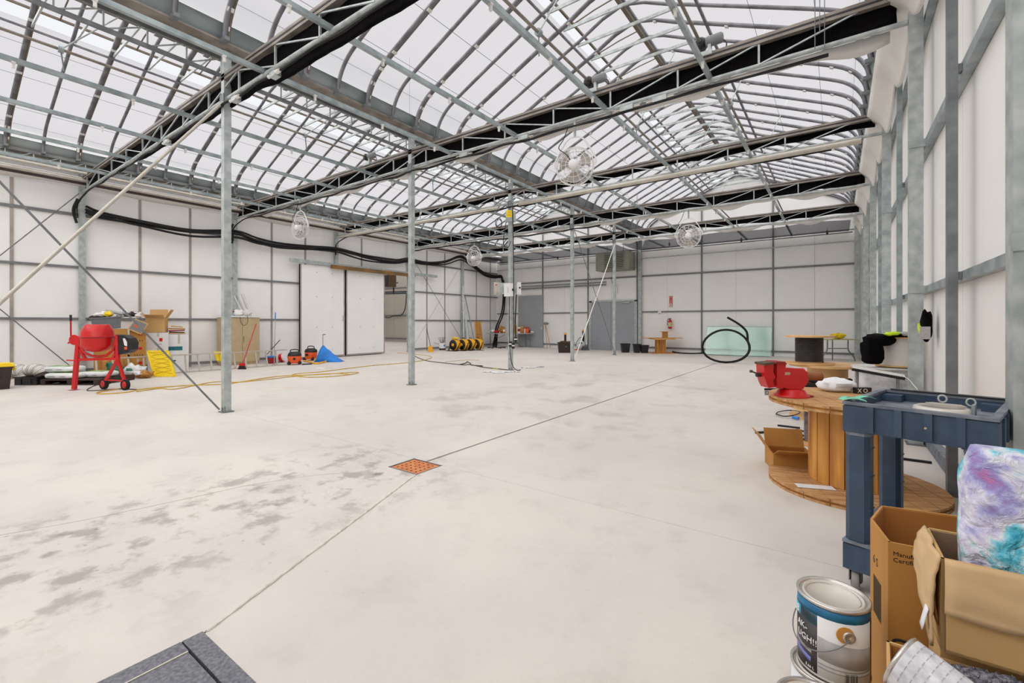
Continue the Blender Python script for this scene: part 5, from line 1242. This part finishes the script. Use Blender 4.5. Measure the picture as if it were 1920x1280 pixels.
MB().blob((0, 0, .09), (.42, .4, .19), 7, .5, 12, 3).build('cloth', M_yel, t)
# white spools by the right wall
t = spool('cable_spool', 'large white wrapped spool standing on the floor by the right wall', (.48, 7.3, 0), .34, .30, .80, .015, M_cloth, M_wrap)
t = spool('cable_spool', 'white drum spool with thin wooden discs, with a jacket over it', (.60, 7.28, .812), .22, .165, .36, .015, M_ply, M_cloth)
t = thing('thin_board', 'thin dark edged white board leaning over the wrapped spool', 'board', (.20, 6.45, .60))
a = atd(1597, 692, 5.0); b_ = atd(1697, 710, 4.75); t.location = a; q = b_-a
MB().add([(0, 0, 0), q, q+Vector((.02, .25, .01)), (.02, .25, .01), (0, 0, .012), q+Vector((0, 0, .012)), q+Vector((.02, .25, .022)), (.02, .25, .022)], [(3, 2, 1, 0), (4, 5, 6, 7), (0, 1, 5, 4), (1, 2, 6, 5), (2, 3, 7, 6), (3, 0, 4, 7)]).build('board', M_cloth, t)
MB().beam((0, 0, 0), q, .02, .03).build('dark_edge', M_black, t)
MB().tube([(.05, .1, 0), (.05, .1, -a.z)], .015, 6).tube([q+Vector((-.05, .1, 0)), q+Vector((-.05, .1, -b_.z))], .015, 6).build('prop', M_grey, t)
# jackets
t = thing('work_jacket', 'black jacket with lime and grey bands draped over the white drum spool', 'jacket', (.60, 7.28, 1.175), YAW)
MB().blob((-.35, -.06, -.18), (.20, .16, .31), 5, .2, 10, 2.5, .55).build('sleeve', M_shade, t)
MB().blob((-.27, -.06, -.045), (.32, .20, .14), 7, .2, 10, 2.5, .7).build('shoulder', M_shade, t)
def jt(u, v): return (-.24+.42*u, -.22+.40*v, .022+.018*noise.noise(Vector((u*5, v*5, 2)))+.01*math.sin(u*7))
MB().sheet(jt, 20, 10, .02).build('body', M_shade, t)
for x, w, y, m_, nm in ((-.20, .17, -.17, M_lime, 'lime_band'), (-.07, .14, -.19, M_cgrey, 'grey_band'), (.01, .12, -.19, M_lime, 'lime_band'), (.10, .10, -.10, M_cgrey, 'grey_band'), (.14, .09, -.17, M_lime, 'lime_band')):
    MB().blob((x, y, .035), (w, .12, .055), int(x*100), .3, 8, 3).build(nm, m_, t)
p = onX(1737, 612, XR-.09); t = thing('work_vest', 'black vest with lime band hanging on the right wall beside the post', 'vest', p)
MB().blob((0, 0, 0), (.10, .17, .33), 3, .2).build('body', M_shade, t); MB().box((-.065, -.09, -.04), (.02, .05, .01), Matrix.Rotation(.5, 4, 'X')).build('lime_band', M_lime, t); MB().box((-.06, -.10, -.13), (.02, -.06, .0)).build('grey_band', M_cgrey, t)
tag(MB().tube(cr([onX(1620, 690, .5), onX(1680, 700, .55), onX(1715, 724, .60), onX(1722, 738, .62)], 5), .004, 5).build('thin_strap', M_cloth, None), 'thin pale strap trailing over the leaning board to the cart', 'strap')
# ---- things near the far wall, centre
t, im = ithing('tool_handles', 'two pale wooden shafts with a metal head leaning beside the grey sliding door', 'tool', 1028, 652.5); k = im.k
MB().tube([(-2*k, 0, 0), (-5*k, .3, 43*k)], .018, 6).build('shaft', M_brush, t); MB().tube([(4*k, 0, 0), (-4*k, .3, 43*k)], .018, 6).build('shaft', M_brush, t); MB().blob((-3.5*k, .3, 46*k), (11*k, .1, 5*k), 4, .2).build('head', M_grey, t)
t, w, h = tote('wide black tote with a green mark behind the fourth post', 1047, 1077, 642, 661.5, M_brn, .4, fill=M_hbrown); MB().box((-.06, .0, h*.55), (.03, .03, h*.65)).build('green_mark', M_green, t)
def edger(lab, x, yt, yb, yfoot):
    t, im = ithing('timber_offcut', lab, 'timber', x, yfoot); k = im.k; z0 = (yfoot-yb)*k; z1 = (yfoot-yt)*k
    MB().box((-2*k, .0, z0), (2*k, .06, z1)).build('stake', M_black, t); MB().box((-2.2*k, -.01, z1-.07), (2.2*k, .07, z1)).build('tip', M_yelf, t)
t1 = edger('black stake with amber tip standing in the wide black tote', 1060, 624, 660, 660.5)
t1 = edger('black stake with amber tip behind the white bag right of the fourth post', 1094, 618, 655, 655.5)
t, im = ithing('white_sack', 'crumpled white sack with green print right of the fourth post', 'bag', 1090, 656); k = im.k
MB().blob((-1*k, .15, 9*k), (17*k, .3, 18*k), 5, .35, 10, 2).build('sack', M_bag, t); MB().blob((-1*k, 0.0, 13*k), (6*k, .06, 3*k), 2, .4).build('green_print', M_green, t); MB().box((-13*k, -.1, 0), (-3*k, 0, 1.6*k)).build('red_strip', M_red, t)
MB().tube(cr([(-11*k, -.05, 6*k), (-9*k, 0, 14*k), (-4*k, 0, 22*k), (0, 0, 24*k)], 4), .015, 6).build('green_hose', M_green, t)
broom('broom', 'broom with dark wide head leaning beside the double door', 1097, 0, 1104, 599, 656.5, M_grey, mat('slate_bristles', (84, 84, 92), .8), .42, .20, .016, M_black, .3)
for x0, x1, y0, yb, lab in ((1166, 1182, 644, 661, 'black pot standing alone in front of the double door'), (1189.5, 1202, 645, 661.5, 'left of two black pots standing together by the far wall post'), (1202.5, 1217, 647, 661.8, 'right of two black pots standing together by the far wall post')):
    tote(lab, x0, x1, y0, yb, M_black, .3, name='plant_pot')
t, im = ithing('spool_table', 'rough timber spool table with a small pedestal on top, under the fire extinguisher', 'table', 1240, 662); k = im.k
for i in range(4): MB().box((-8*k+i*4.2*k, 0, 0), (-8*k+i*4.2*k+3.9*k, .06, 26*k)).build('post_board', M_wood2, t)
MB().box((-8*k, .06, 0), (9*k, .3, 26*k)).build('core', M_wood2, t)
MB().box((-20*k, -.35, 0), (22*k, .5, 1.0*k)).build('base', M_wood2, t)
MB().box((-18*k, -.4, 26*k), (22*k, .5, 28*k)).build('top', M_wood, t)
MB().box((-33*k, -.1, 28*k), (39*k, .3, 29*k), Matrix.Rotation(0, 4, 'Y')).build('plank', M_wood2, t)
MB().box((5*k, .05, 29*k), (13*k, .25, 40*k)).build('pedestal', M_card2, t); MB().box((2*k, 0, 40*k), (18*k, .3, 41*k)).build('pedestal_cap', M_ply, t)
tag(MB().lathe([(.28, 0), (.28, .006)], 24, G(1358, 686)+Vector((0, 0, 0))).build('floor_cover', M_conc, None), 'round worn cover in the floor beside the far end of the groove', 'cover')
# ================================================================ FOREGROUND RIGHT
# ---- utility cart
t = thing('utility_cart', 'worn blue grey plastic utility cart with ribbed top tray, in front of the spool bench', 'cart', (.03, 2.85, 0), math.radians(-16))
CW, CD, CT = .53, .70, .95
def ring(z0, z1, th, m, nm, out=0.0, par=None):
    return MB().box((-out, -out, z0), (CW+out, th-out, z1)).box((-out, CD-th+out, z0), (CW+out, CD+out, z1)).box((-out, th-out, z0), (th-out, CD-th+out, z1)).box((CW-th+out, th-out, z0), (CW+out, CD-th+out, z1)).build(nm, m, par or t)
for z1, dp, nm in ((CT, .145, 'top_tray'), (.255, .14, 'bottom_tray')):
    tr_ = ring(z1-dp, z1-.01, .018, M_cart, nm)
    MB().box((.018, .018, z1-.074), (CW-.018, CD-.018, z1-.058)).build('tray_floor', M_cartw, tr_)
    ring(z1-.014, z1, .030, M_cartw, 'worn_rim', .008, tr_)
    for i in range(1, 5):
        for y0, y1 in ((-.016, 0), (CD, CD+.016)): MB().box((CW*i/5-.014, y0, z1-dp+.006), (CW*i/5+.014, y1, z1-.014)).build('rib', M_cart, tr_)
    for i in range(1, 5):
        for x0, x1 in ((-.014, 0), (CW, CW+.014)): MB().box((x0, CD*i/5-.022, z1-dp+.006), (x1, CD*i/5+.022, z1-.014)).build('rib', M_cart, tr_)
    for x, y in ((.0, .0), (CW-.10, .0), (0, CD-.10), (CW-.10, CD-.10)):
        MB().box((x-.006, y-.006, z1-dp-.004), (x+.106, y+.106, z1-.02)).build('corner_block', M_cart, tr_)
MB().lathe([(.009, 0), (.009, .004)], 12, M=Matrix.Translation((.215, -.003, .865)) @ Matrix.Rotation(PI/2, 4, 'X')).build('white_plug', M_white, t)
MB().lathe([(.005, 0), (.005, .004)], 12, M=Matrix.Translation((.31, -.016, .872)) @ Matrix.Rotation(PI/2, 4, 'X')).build('screw', M_beige, t)
for x, y in ((0, 0), (CW-.10, 0), (0, CD-.10), (CW-.10, CD-.10)):
    lg = MB().prism([(x+.02, y), (x+.08, y), (x+.1, y+.02), (x+.1, y+.08), (x+.08, y+.1), (x+.02, y+.1), (x, y+.08), (x, y+.02)], .25, CT-.145).build('leg', M_cart, t)
    MB().prism([(x+.018, y-.002), (x+.082, y-.002), (x+.102, y+.018), (x+.102, y+.082), (x+.082, y+.102), (x+.018, y+.102), (x-.002, y+.082), (x-.002, y+.018)], CT-.165, CT-.15).build('collar', M_cartw, lg)
    for z in (.42, .58, .72): MB().box((x+.099, y+.012, z), (x+.103, y+.088, z+.006)).build('leg_web', M_cart, lg)
for x, y in ((.035, .05), (CW-.06, .06), (.05, CD-.06), (CW-.06, CD-.06)):
    Mw = Matrix.Translation((x, y-.01, .052)) @ Matrix.Rotation(.25, 4, 'Z') @ Matrix.Rotation(PI/2, 4, 'Y')
    MB().lathe([(.044, -.016), (.052, -.010), (.052, .010), (.044, .016)], 22, M=Mw).build('wheel', mat('grey_tread', (150, 146, 142), .6), t)
    MB().lathe([(.015, -.019), (.036, -.018), (.036, .018), (.015, .019)], 16, M=Mw).build('wheel_hub', M_black, t)
    MB().box((x-.03, y-.035, .10), (x+.03, y+.03, .118)).box((x-.026, y-.02, .04), (x-.021, y+.01, .11)).box((x+.021, y-.02, .04), (x+.026, y+.01, .11)).build('caster_fork', M_galvd, t)
# things lying in / on the cart
R16 = Matrix.Rotation(math.radians(-16), 4, 'Z'); cartp = lambda x, y, z: R16 @ Vector((x, y, 0))+Vector((.03, 2.85, z))
t = thing('pipe_flange', 'round white flange ring with a metal swing plate lying in the cart tray', 'flange', cartp(.34, .145, .896), math.radians(-16))
MB().lathe([(.078, .0), (.100, .006), (.106, .03), (.100, .055), (.086, .062), (.079, .052), (.075, .006)], 40, cap=False).build('ring', M_lid, t)
MB().prism([(-.045, -.02), (.055, -.028), (.085, .0), (.06, .05), (-.04, .045), (-.06, .015)], .066, .071).build('swing_plate', M_alu, t)
for x, y in ((-.005, .055), (.095, .02)):
    MB().tube([(x+.015*math.cos(a*PI/6), y, .090+.017*math.sin(a*PI/6)) for a in range(12)], .004, 6, closed=True).build('eyelet', M_galv, t)
MB().box((.100, -.02, .005), (.112, .035, .082)).build('hinge', M_teall, t)
t = thing('mint_ribbon', 'mint green torn ribbon stuck on the left corner of the cart tray', 'ribbon', cartp(0, .02, .952), math.radians(-16))
for x, y, w, l, a in ((.03, .02, .05, .10, .3), (.045, .13, .04, .10, .9), (-.01, .04, .03, .09, 1.4)):
    MB().sheet(lambda u, v, x=x, y=y, w=w, l=l, a=a: (x+(u-.5)*l*math.cos(a)-(v-.5)*w*math.sin(a), y+(u-.5)*l*math.sin(a)+(v-.5)*w*math.cos(a), .003+.012*math.sin(u*PI)), 6, 3, .002).build('strand', M_mint, t)
t = thing('metal_strips', 'dark flat strips lying along the rear rim of the cart', 'strips', cartp(.30, CD-.01, .953), math.radians(-16))
MB().box((-.26, -.02, 0), (.22, .005, .004)).build('strip', M_black, t); MB().box((-.16, .006, .0), (.26, .028, .005)).build('strip', M_galvd, t)
tag(MB().blob((0, 0, .006), (.05, .025, .012), 4, .3).build('rusty_part', M_rust, None, cartp(.47, .16, .893)), 'small rusty metal scrap in the right end of the cart tray', 'scrap')
tag(MB().blob((0, 0, .006), (.04, .02, .010), 2, .3).build('rusty_part', M_rust, None, cartp(.44, .27, .893)), 'smaller rusty scrap behind the other in the cart tray', 'scrap')
tag(MB().box((-.12, -.08, 0), (.08, .08, .006)).build('grey_plate', M_cartw, None, cartp(.14, .20, .893)), 'flat grey plate lying in the left end of the cart tray', 'plate')

# ---- cardboard boxes
def wallbox(t, pts, z0, z1, m, mi, th=.006, closed=False, tops=None):
    n = len(pts); c = sum((Vector((*p, 0)) for p in pts), Vector())/n; out = []
    for i in range(n if closed else n-1):
        a = Vector((*pts[i], 0)); b_ = Vector((*pts[(i+1) % n], 0)); q = Vector((-(b_-a).y, (b_-a).x, 0)).normalized()
        if (c-a).dot(q) < 0: q = -q
        def wbox(off0, off1, zz0, zz1, mm, nm):
            v = [a+q*off0, b_+q*off0, b_+q*off1, a+q*off1]
            P = [Vector((p.x, p.y, zz0)) for p in v]+[Vector((p.x, p.y, zz1)) for p in v]
            return MB().add(P, [(3, 2, 1, 0), (4, 5, 6, 7), (0, 1, 5, 4), (1, 2, 6, 5), (2, 3, 7, 6), (3, 0, 4, 7)]).build(nm, mm, t)
        out.append(wbox(0, th, z0, z1, m, 'side_panel')); wbox(th, th+.002, z0, z1-.004, mi, 'inner_liner')
    return out
fx = (.113, 1.607)
t = thing('moving_carton', 'tall open tan carton with dark printed letters, standing behind the front box', 'box', (0, 0, 0))
FP = [(.113, 1.607), (.082, 1.765), (.117, 1.914), (.50, 1.99), (.52, 1.70), (.36, 1.625)]
wallbox(t, FP, 0, .75, M_card2, M_cardin, closed=True)
MB().prism(FP, .0, .006).build('base', M_card2, t)
a = Vector((.113, 1.607, 0)); b_ = Vector((.36, 1.625, 0)); u = (b_-a).normalized(); nn = Vector((u.y, -u.x, 0))
def face(a, u, x, z): return Matrix.Translation(a+u*x+Vector((0, 0, z))) @ Matrix(((u.x, 0, u.y, 0), (u.y, 0, -u.x, 0), (0, 1, 0, 0), (0, 0, 0, 1)))
text('Manufactured', .0165, face(a, u, .010, .716), M_ink, t); text('Certified', .0165, face(a, u, .010, .699), M_ink, t)
b = MB(); b.tube([a+u*(.085+.075*math.cos(q*PI/14))+nn*.0015+Vector((0, 0, .445+.030*math.sin(q*PI/14)-.035*math.cos(q*PI/14))) for q in range(28)], .0035, 5, closed=True)
b.tube([a+u*(.16+.045*math.cos(q*PI/14))+nn*.0015+Vector((0, 0, .41+.018*math.sin(q*PI/14)-.02*math.cos(q*PI/14))) for q in range(28)], .0035, 5, closed=True).build('printed_rings', M_ink, t)
a2 = Vector((.082, 1.765, 0)); b2 = Vector((.113, 1.607, 0)); u2 = (b2-a2).normalized()
text('6 S', .035, face(a2, u2, .03, .635), M_ink, t)
for i in range(9): MB().box((.035+.008*i, -.0012, .49), (.038+.008*i, 0, .60), Matrix.Translation(a2) @ Matrix(((u2.x, -u2.y, 0, 0), (u2.y, u2.x, 0, 0), (0, 0, 1, 0), (0, 0, 0, 1)))).build('printed_line', M_hbrown, t)
# low box that carries the paint tin and the carpet
t = thing('low_carton', 'open tan carton at the bottom right, holding a paint tin and grey carpet', 'box', (0, 0, 0))
HP = [(.070, .98), (.094, 1.385), (.66, 1.395), (.66, .80), (.20, .72)]
wallbox(t, HP, 0, .60, M_card, M_cardin, closed=True); MB().prism(HP, 0, .006).build('base', M_card, t)
# carpet roll
def cp_(u, v):
    X = .175+.40*u; Y = .84+.52*v; e = min(1, u*4)*min(1, (1-u)*8+.3); return (X, Y, .596+.022*min(1, e*1.5)+.006*noise.noise(Vector((X*60, Y*60, 0))))
o = MB().sheet(cp_, 70, 70, .03).build('carpet_piece', M_fluff, None); tag(o, 'folded piece of fluffy grey speckled carpet in the low carton', 'carpet')
b = MB(); random.seed(21)
for i in range(5200):
    u, v = random.random(), random.random(); p = Vector(cp_(u, v)); h = random.uniform(.003, .008); a_ = random.uniform(0, 6.28)
    w = Vector((math.cos(a_), math.sin(a_), 0))*.0022; tp_ = p+Vector((random.uniform(-.005, .005), random.uniform(-.005, .005), h)); b.add([p-w, p+w, tp_], [(0, 1, 2)])
pf_ = b.build('pile', M_fluff, o); pf_['kind'] = 'stuff'
# box with the bedding
t = thing('torn_carton', 'open tan carton with a torn folded-out flap, holding the tie-dye bedding', 'box', (0, 0, 0))
C0 = Vector((.186, 1.365, 0)); U = Vector((1, .02, 0)).normalized(); V = Vector((-.02, 1, 0)).normalized()
gp = lambda x, y: tuple((C0+U*x+V*y)[:2])
GP = [gp(0, 0), gp(.46, 0), gp(.46, .195), gp(0, .185)]
ts = thing('support_carton', 'plain tan carton hidden under the torn carton, behind the low one', 'box', (.40, 1.40, 0)); cbox(ts, .42, .165, .618, m=M_card)
zb, zt_ = .625, .83
wallbox(t, GP, zb, zt_, M_card, mat('brown_liner', (150, 116, 90), .9, var=.12, scale=8, bump=.2), closed=True); MB().prism(GP, zb, zb+.006).build('base', M_card, t)
nu = Vector((U.y, -U.x, 0))
def flapf(u, v):   # long flap folded down over the front face
    return C0+U*(.004+.452*u)+nu*(.010+.004*math.sin(v*PI)+.004*noise.noise(Vector((u*5, v*4, 3))))+Vector((0, 0, zt_+.004-.118*v-.006*math.sin(u*9)*v))
MB().sheet(flapf, 20, 10, .005).build('front_flap', mat('pale_cardboard', (214, 180, 134), .85, var=.06, scale=5, bump=.12), t)
# torn left flap, folded outwards and down
lf = -U
def flapl(u, v):
    jag = .012*noise.noise(Vector((v*14, 2, 1))); wv = .17*u
    q = C0+V*wv*.95; o_ = .006+.020*math.sin(min(1, v*1.5)*PI*.5)*(.6+.4*u)+.006*noise.noise(Vector((u*4, v*6, 9))); z = zt_+.012*u-(.20-.09*u)*v+.01*math.sin(v*PI)
    return q+lf*(o_+jag*(v > .8))+Vector((0, 0, z))
MB().sheet(flapl, 10, 14, .006).build('torn_flap', mat('pale_cardboard', (214, 180, 134)), t)
MB().sheet(lambda u, v: C0+lf*(.003+.008*math.sin(v*PI))+V*(.02+.10*u)+Vector((0, 0, zt_-.01-.15*v)), 6, 8, .004).build('torn_layer', M_cardin, t)
MB().sheet(lambda u, v: C0+lf*(.022+.01*v)+V*(.0+.03*u)+Vector((0, 0, zb+.085-.05*v)), 3, 4, .002).build('white_tape', M_paper, t)
text('www.', .024, face(C0, U, .19, zb+.055), M_ink, t)
# bedding
cB = C0+U*.255+V*.095
t = thing('tie_dye_bedding', 'puffy blue, white and lilac tie-dye bedding standing in the torn carton', 'bedding', (cB.x, cB.y, zb+.01), math.atan2(U.y, U.x))
def bd(u, v):
    th = u*2*PI; wz = [(.205, 0), (.212, .12), (.212, .22), (.206, .32), (.188, .385), (.10, .405), (.004, .41)]
    f = v*(len(wz)-1); i = min(int(f), len(wz)-2); q = f-i; r = wz[i][0]*(1-q)+wz[i+1][0]*q; z = wz[i][1]*(1-q)+wz[i+1][1]*q
    x = math.copysign(abs(math.cos(th))**.6, math.cos(th))*r; y = math.copysign(abs(math.sin(th))**.6, math.sin(th))*r*.36
    z += (-.055*x/.2)*(z/.4)
    n_ = noise.noise(Vector((x*9, y*9+5, z*9)))*.018+noise.noise(Vector((x*24, y*24, z*24)))*.007
    return (x*(1+n_*2), y*(1+n_*4), z+n_*.6)
b = MB(); nu_, nv_ = 56, 44; v = [bd(i/nu_, j/nv_) for j in range(nv_+1) for i in range(nu_)]
f = [(j*nu_+i, j*nu_+(i+1) % nu_, (j+1)*nu_+(i+1) % nu_, (j+1)*nu_+i) for j in range(nv_) for i in range(nu_)]
b.add(v, f, True).build('cover', M_dye, t)
def pl(u, v):
    return (.085+.10*u+.05*(v), -.083-.012*math.sin(v*PI)-.006*math.sin(u*8), .16+.13*v-.02*u)
MB().sheet(pl, 12, 10, .01).build('pink_plaid_edge', M_plaid, t)
# ---- paint tins
def bent(R, a0, M):
    """lay text on a cylinder of radius R, starting at angle a0 (to the right = increasing angle)"""
    def f(co):
        a = a0+co.x/R; r = R+co.z+.0006; return M @ Vector((r*math.cos(a), r*math.sin(a), co.y))
    return f
def patch(R, a0, a1, z0, z1, m, t, nm, n=14, dz=0.0):
    def fn(u, v):
        a = a0+(a1-a0)*u; return (R*math.cos(a), R*math.sin(a), z0+(z1-z0)*v+dz*u)
    b = MB(); v = []; 
    for j in (0, 1):
        for i in range(n+1): v.append(fn(i/n, j))
    for j in (0, 1):
        for i in range(n+1):
            p = fn(i/n, j); s = (R-.002)/R; v.append((p[0]*s, p[1]*s, p[2]))
    w = n+1; f = []
    for i in range(n): f += [(i, i+1, w+i+1, w+i), (2*w+i, 3*w+i, 3*w+i+1, 2*w+i+1), (w+i, w+i+1, 3*w+i+1, 3*w+i), (i, 2*w+i, 2*w+i+1, i+1)]
    return b.add(v, f, True).build(nm, m, t)
def tin(lab, x, y, z, rz, full=True, h=.200, R=.083):
    t = thing('paint_can', lab, 'paint can', (x, y, z), rz)
    MB().lathe([(R-.002, 0), (R+.002, .002), (R+.002, .006), (R-.001, .009), (R-.001, h-.010), (R+.003, h-.007), (R+.003, h-.001), (R-.001, h), (R-.005, h-.002), (R-.010, h-.006), (R-.010, h-.010)], 44).build('body', M_can, t)
    MB().lathe([(R-.010, h-.010), (R-.012, h-.003), (R-.016, h-.003), (R-.018, h-.008), (.002, h-.008)], 44).build('lid', M_lid, t)
    MB().lathe([(R-.018, h-.0075), (R-.020, h-.0055), (R-.022, h-.0075)], 44, cap=False).build('lid_groove', M_can, t)
    return t, h, R
A0 = -PI/2-.06      # local direction facing the camera
tx, ty = -.010, 1.538
cang = math.atan2(-ty, -tx)                      # angle from the tin to the camera
t, h, R = tin('top paint tin with blue banded label, on the stack at the bottom right', tx, ty, .401, 0)
Rl = R+.0006
dk = patch(Rl, cang-1.9, cang-.42, .008, .135, M_cdark, t, 'dark_label'); bl = patch(Rl, cang-1.9, cang-.42, .135, .165, M_cteal, t, 'picture_band')
patch(Rl, cang-1.9, cang+1.6, .165, h-.012, M_cblue, t, 'blue_band')
wl_ = patch(Rl, cang-.42, cang+1.25, .008, .165, M_wht2, t, 'white_label'); patch(Rl, cang+1.25, cang+2.0, .008, .165, M_cdark, t, 'dark_edge')
patch(Rl+.0005, cang-.40, cang+1.2, .055, .112, M_cgrey, t, 'grey_panel', dz=-.012)
patch(Rl+.0005, cang-.40, cang+1.2, .040, .046, M_cgrey, t, 'print_line'); patch(Rl+.0005, cang-.40, cang+1.2, .030, .036, M_cgrey, t, 'print_line')
patch(Rl+.0006, cang-1.9, cang-1.05, .135, .162, mat('label_cyan', (40, 176, 220), .4), t, 'cyan_badge')
patch(Rl+.0006, cang-1.8, cang-.62, .048, .060, M_cvio, t, 'violet_stroke', dz=-.018); patch(Rl+.0006, cang-1.5, cang-.60, .064, .070, M_cgrey, t, 'grey_stroke', dz=-.010)
I4 = Matrix.Identity(4)
text('8', .030, None, M_white, t, bend=bent(Rl+.001, cang-1.30, I4)); text('AK-', .024, None, M_white, t, bend=bent(Rl+.001, cang-1.20, I4 @ Matrix.Translation((0, 0, .108))))
for o_ in list(t.children):
    if o_.name.startswith('lettering') and abs(max(v.co.z for v in o_.data.vertices)) < .05:
        for v in o_.data.vertices: v.co.z += .138
text('UGH!!', .024, None, M_white, t, bend=bent(Rl+.001, cang-1.18, Matrix.Translation((0, 0, .080)))); text('3.66 L', .010, None, M_white, t, bend=bent(Rl+.001, cang-.80, Matrix.Translation((0, 0, .014))))
for i in range(12):
    if i in (4, 9): continue
    patch(Rl+.001, cang+.32+.030*i, cang+.32+.030*i+(.018 if i % 3 else .010), .012, .036, M_ink, t, 'barcode_bar', 2)
for i in range(9): patch(Rl+.0008, cang-1.0+.06*i, cang-1.0+.06*i+.02, .140, .164, M_cdark, t, 'picture_ray', 2)
ea = cang+.42; ec = Vector((R*math.cos(ea), R*math.sin(ea), .133)); nrm = Vector((math.cos(ea), math.sin(ea), 0))
Me = Matrix.Translation(ec) @ nrm.to_track_quat('Z', 'Y').to_matrix().to_4x4()
MB().lathe([(.021, -.002), (.021, .0008)], 24, M=Me @ Matrix.Translation((-.008, .004, 0))).build('paint_blot', M_wood2, t)
MB().lathe([(.015, 0), (.015, .004), (.012, .006), (.009, .004), (.006, .005), (.002, .002)], 24, M=Me).build('ear', M_can, t)
hp2 = []
for i in range(15):
    a = ea-(ea-(cang-1.75))*i/14; s = math.sin(PI*i/14); hp2.append(((R+.006+.012*s)*math.cos(a), (R+.006+.012*s)*math.sin(a), .128-.050*s-.010*i/14))
MB().tube(hp2, .0016, 6).build('bail_handle', M_galvd, t)
t, h, R = tin('middle paint tin with a white label, under the blue banded tin', -.024, 1.528, .2005, 0)
patch(R+.0006, cang-1.8, cang+1.8, .01, h-.014, M_wht2, t, 'white_label', 30)
for i in range(7): patch(R+.0012, cang-1.25+.12*i, cang-1.25+.12*i+.05, .135-.01*(i % 3), .150-.01*(i % 3), M_cdark if i % 2 else M_dred, t, 'print_mark', 3)
t, h, R = tin('lowest paint tin of the rear stack', -.018, 1.532, .0, 0); patch(R+.0006, 0, 6.2, .01, h-.014, M_wht2, t, 'white_label', 30)
t, h, R = tin('nearest paint tin at the bottom edge of the picture, its lid ring rusty', -.046, 1.362, .2005, 0)
MB().lathe([(R-.019, h-.0065), (R-.024, h-.0065)], 40, cap=False).build('rust_ring', M_wood2, t)
t2, h, R = tin('second paint tin of the nearest stack', -.046, 1.362, 0, 0)
# tin lying in the low carton
t = thing('paint_can', 'paint tin lying on its side in the low carton, label covered in small print', 'paint can', (.165, 1.17, .645), 0)
axd = Vector((.80, -.38, -.30)).normalized(); Ma = axd.to_track_quat('Z', 'Y').to_matrix().to_4x4() @ Matrix.Translation((0, 0, -.075))
MB().lathe([(.0, 0), (.052, 0), (.055, .002), (.055, .006), (.053, .008), (.053, .150), (.058, .154), (.058, .162), (.048, .165), (.0, .160)], 36, M=Ma).build('body', M_can, t)
MB().lathe([(.0538, .008), (.0538, .118)], 36, M=Ma).build('label_wrap', mat('printed_label', (222, 222, 224), .5, scale=60, col2=(190, 190, 196)), t)
for i, z in enumerate((.125, .135, .145)): MB().lathe([(.0535, z), (.0555, z+.003), (.0535, z+.006)], 36, M=Ma).build('hoop', M_can, t)
b = MB()
for i in range(12):
    for j in range(6):
        a = PI*.15+i*.26; b.add([Ma @ Vector((.0545*math.cos(a+q), .0545*math.sin(a+q), z)) for q, z in ((0, .02+.015*j), (.17, .02+.015*j), (.17, .0212+.015*j), (0, .0212+.015*j))], [(0, 1, 2, 3)])
o = b.build('small_print', M_cgrey, t); o['kind'] = 'stuff'
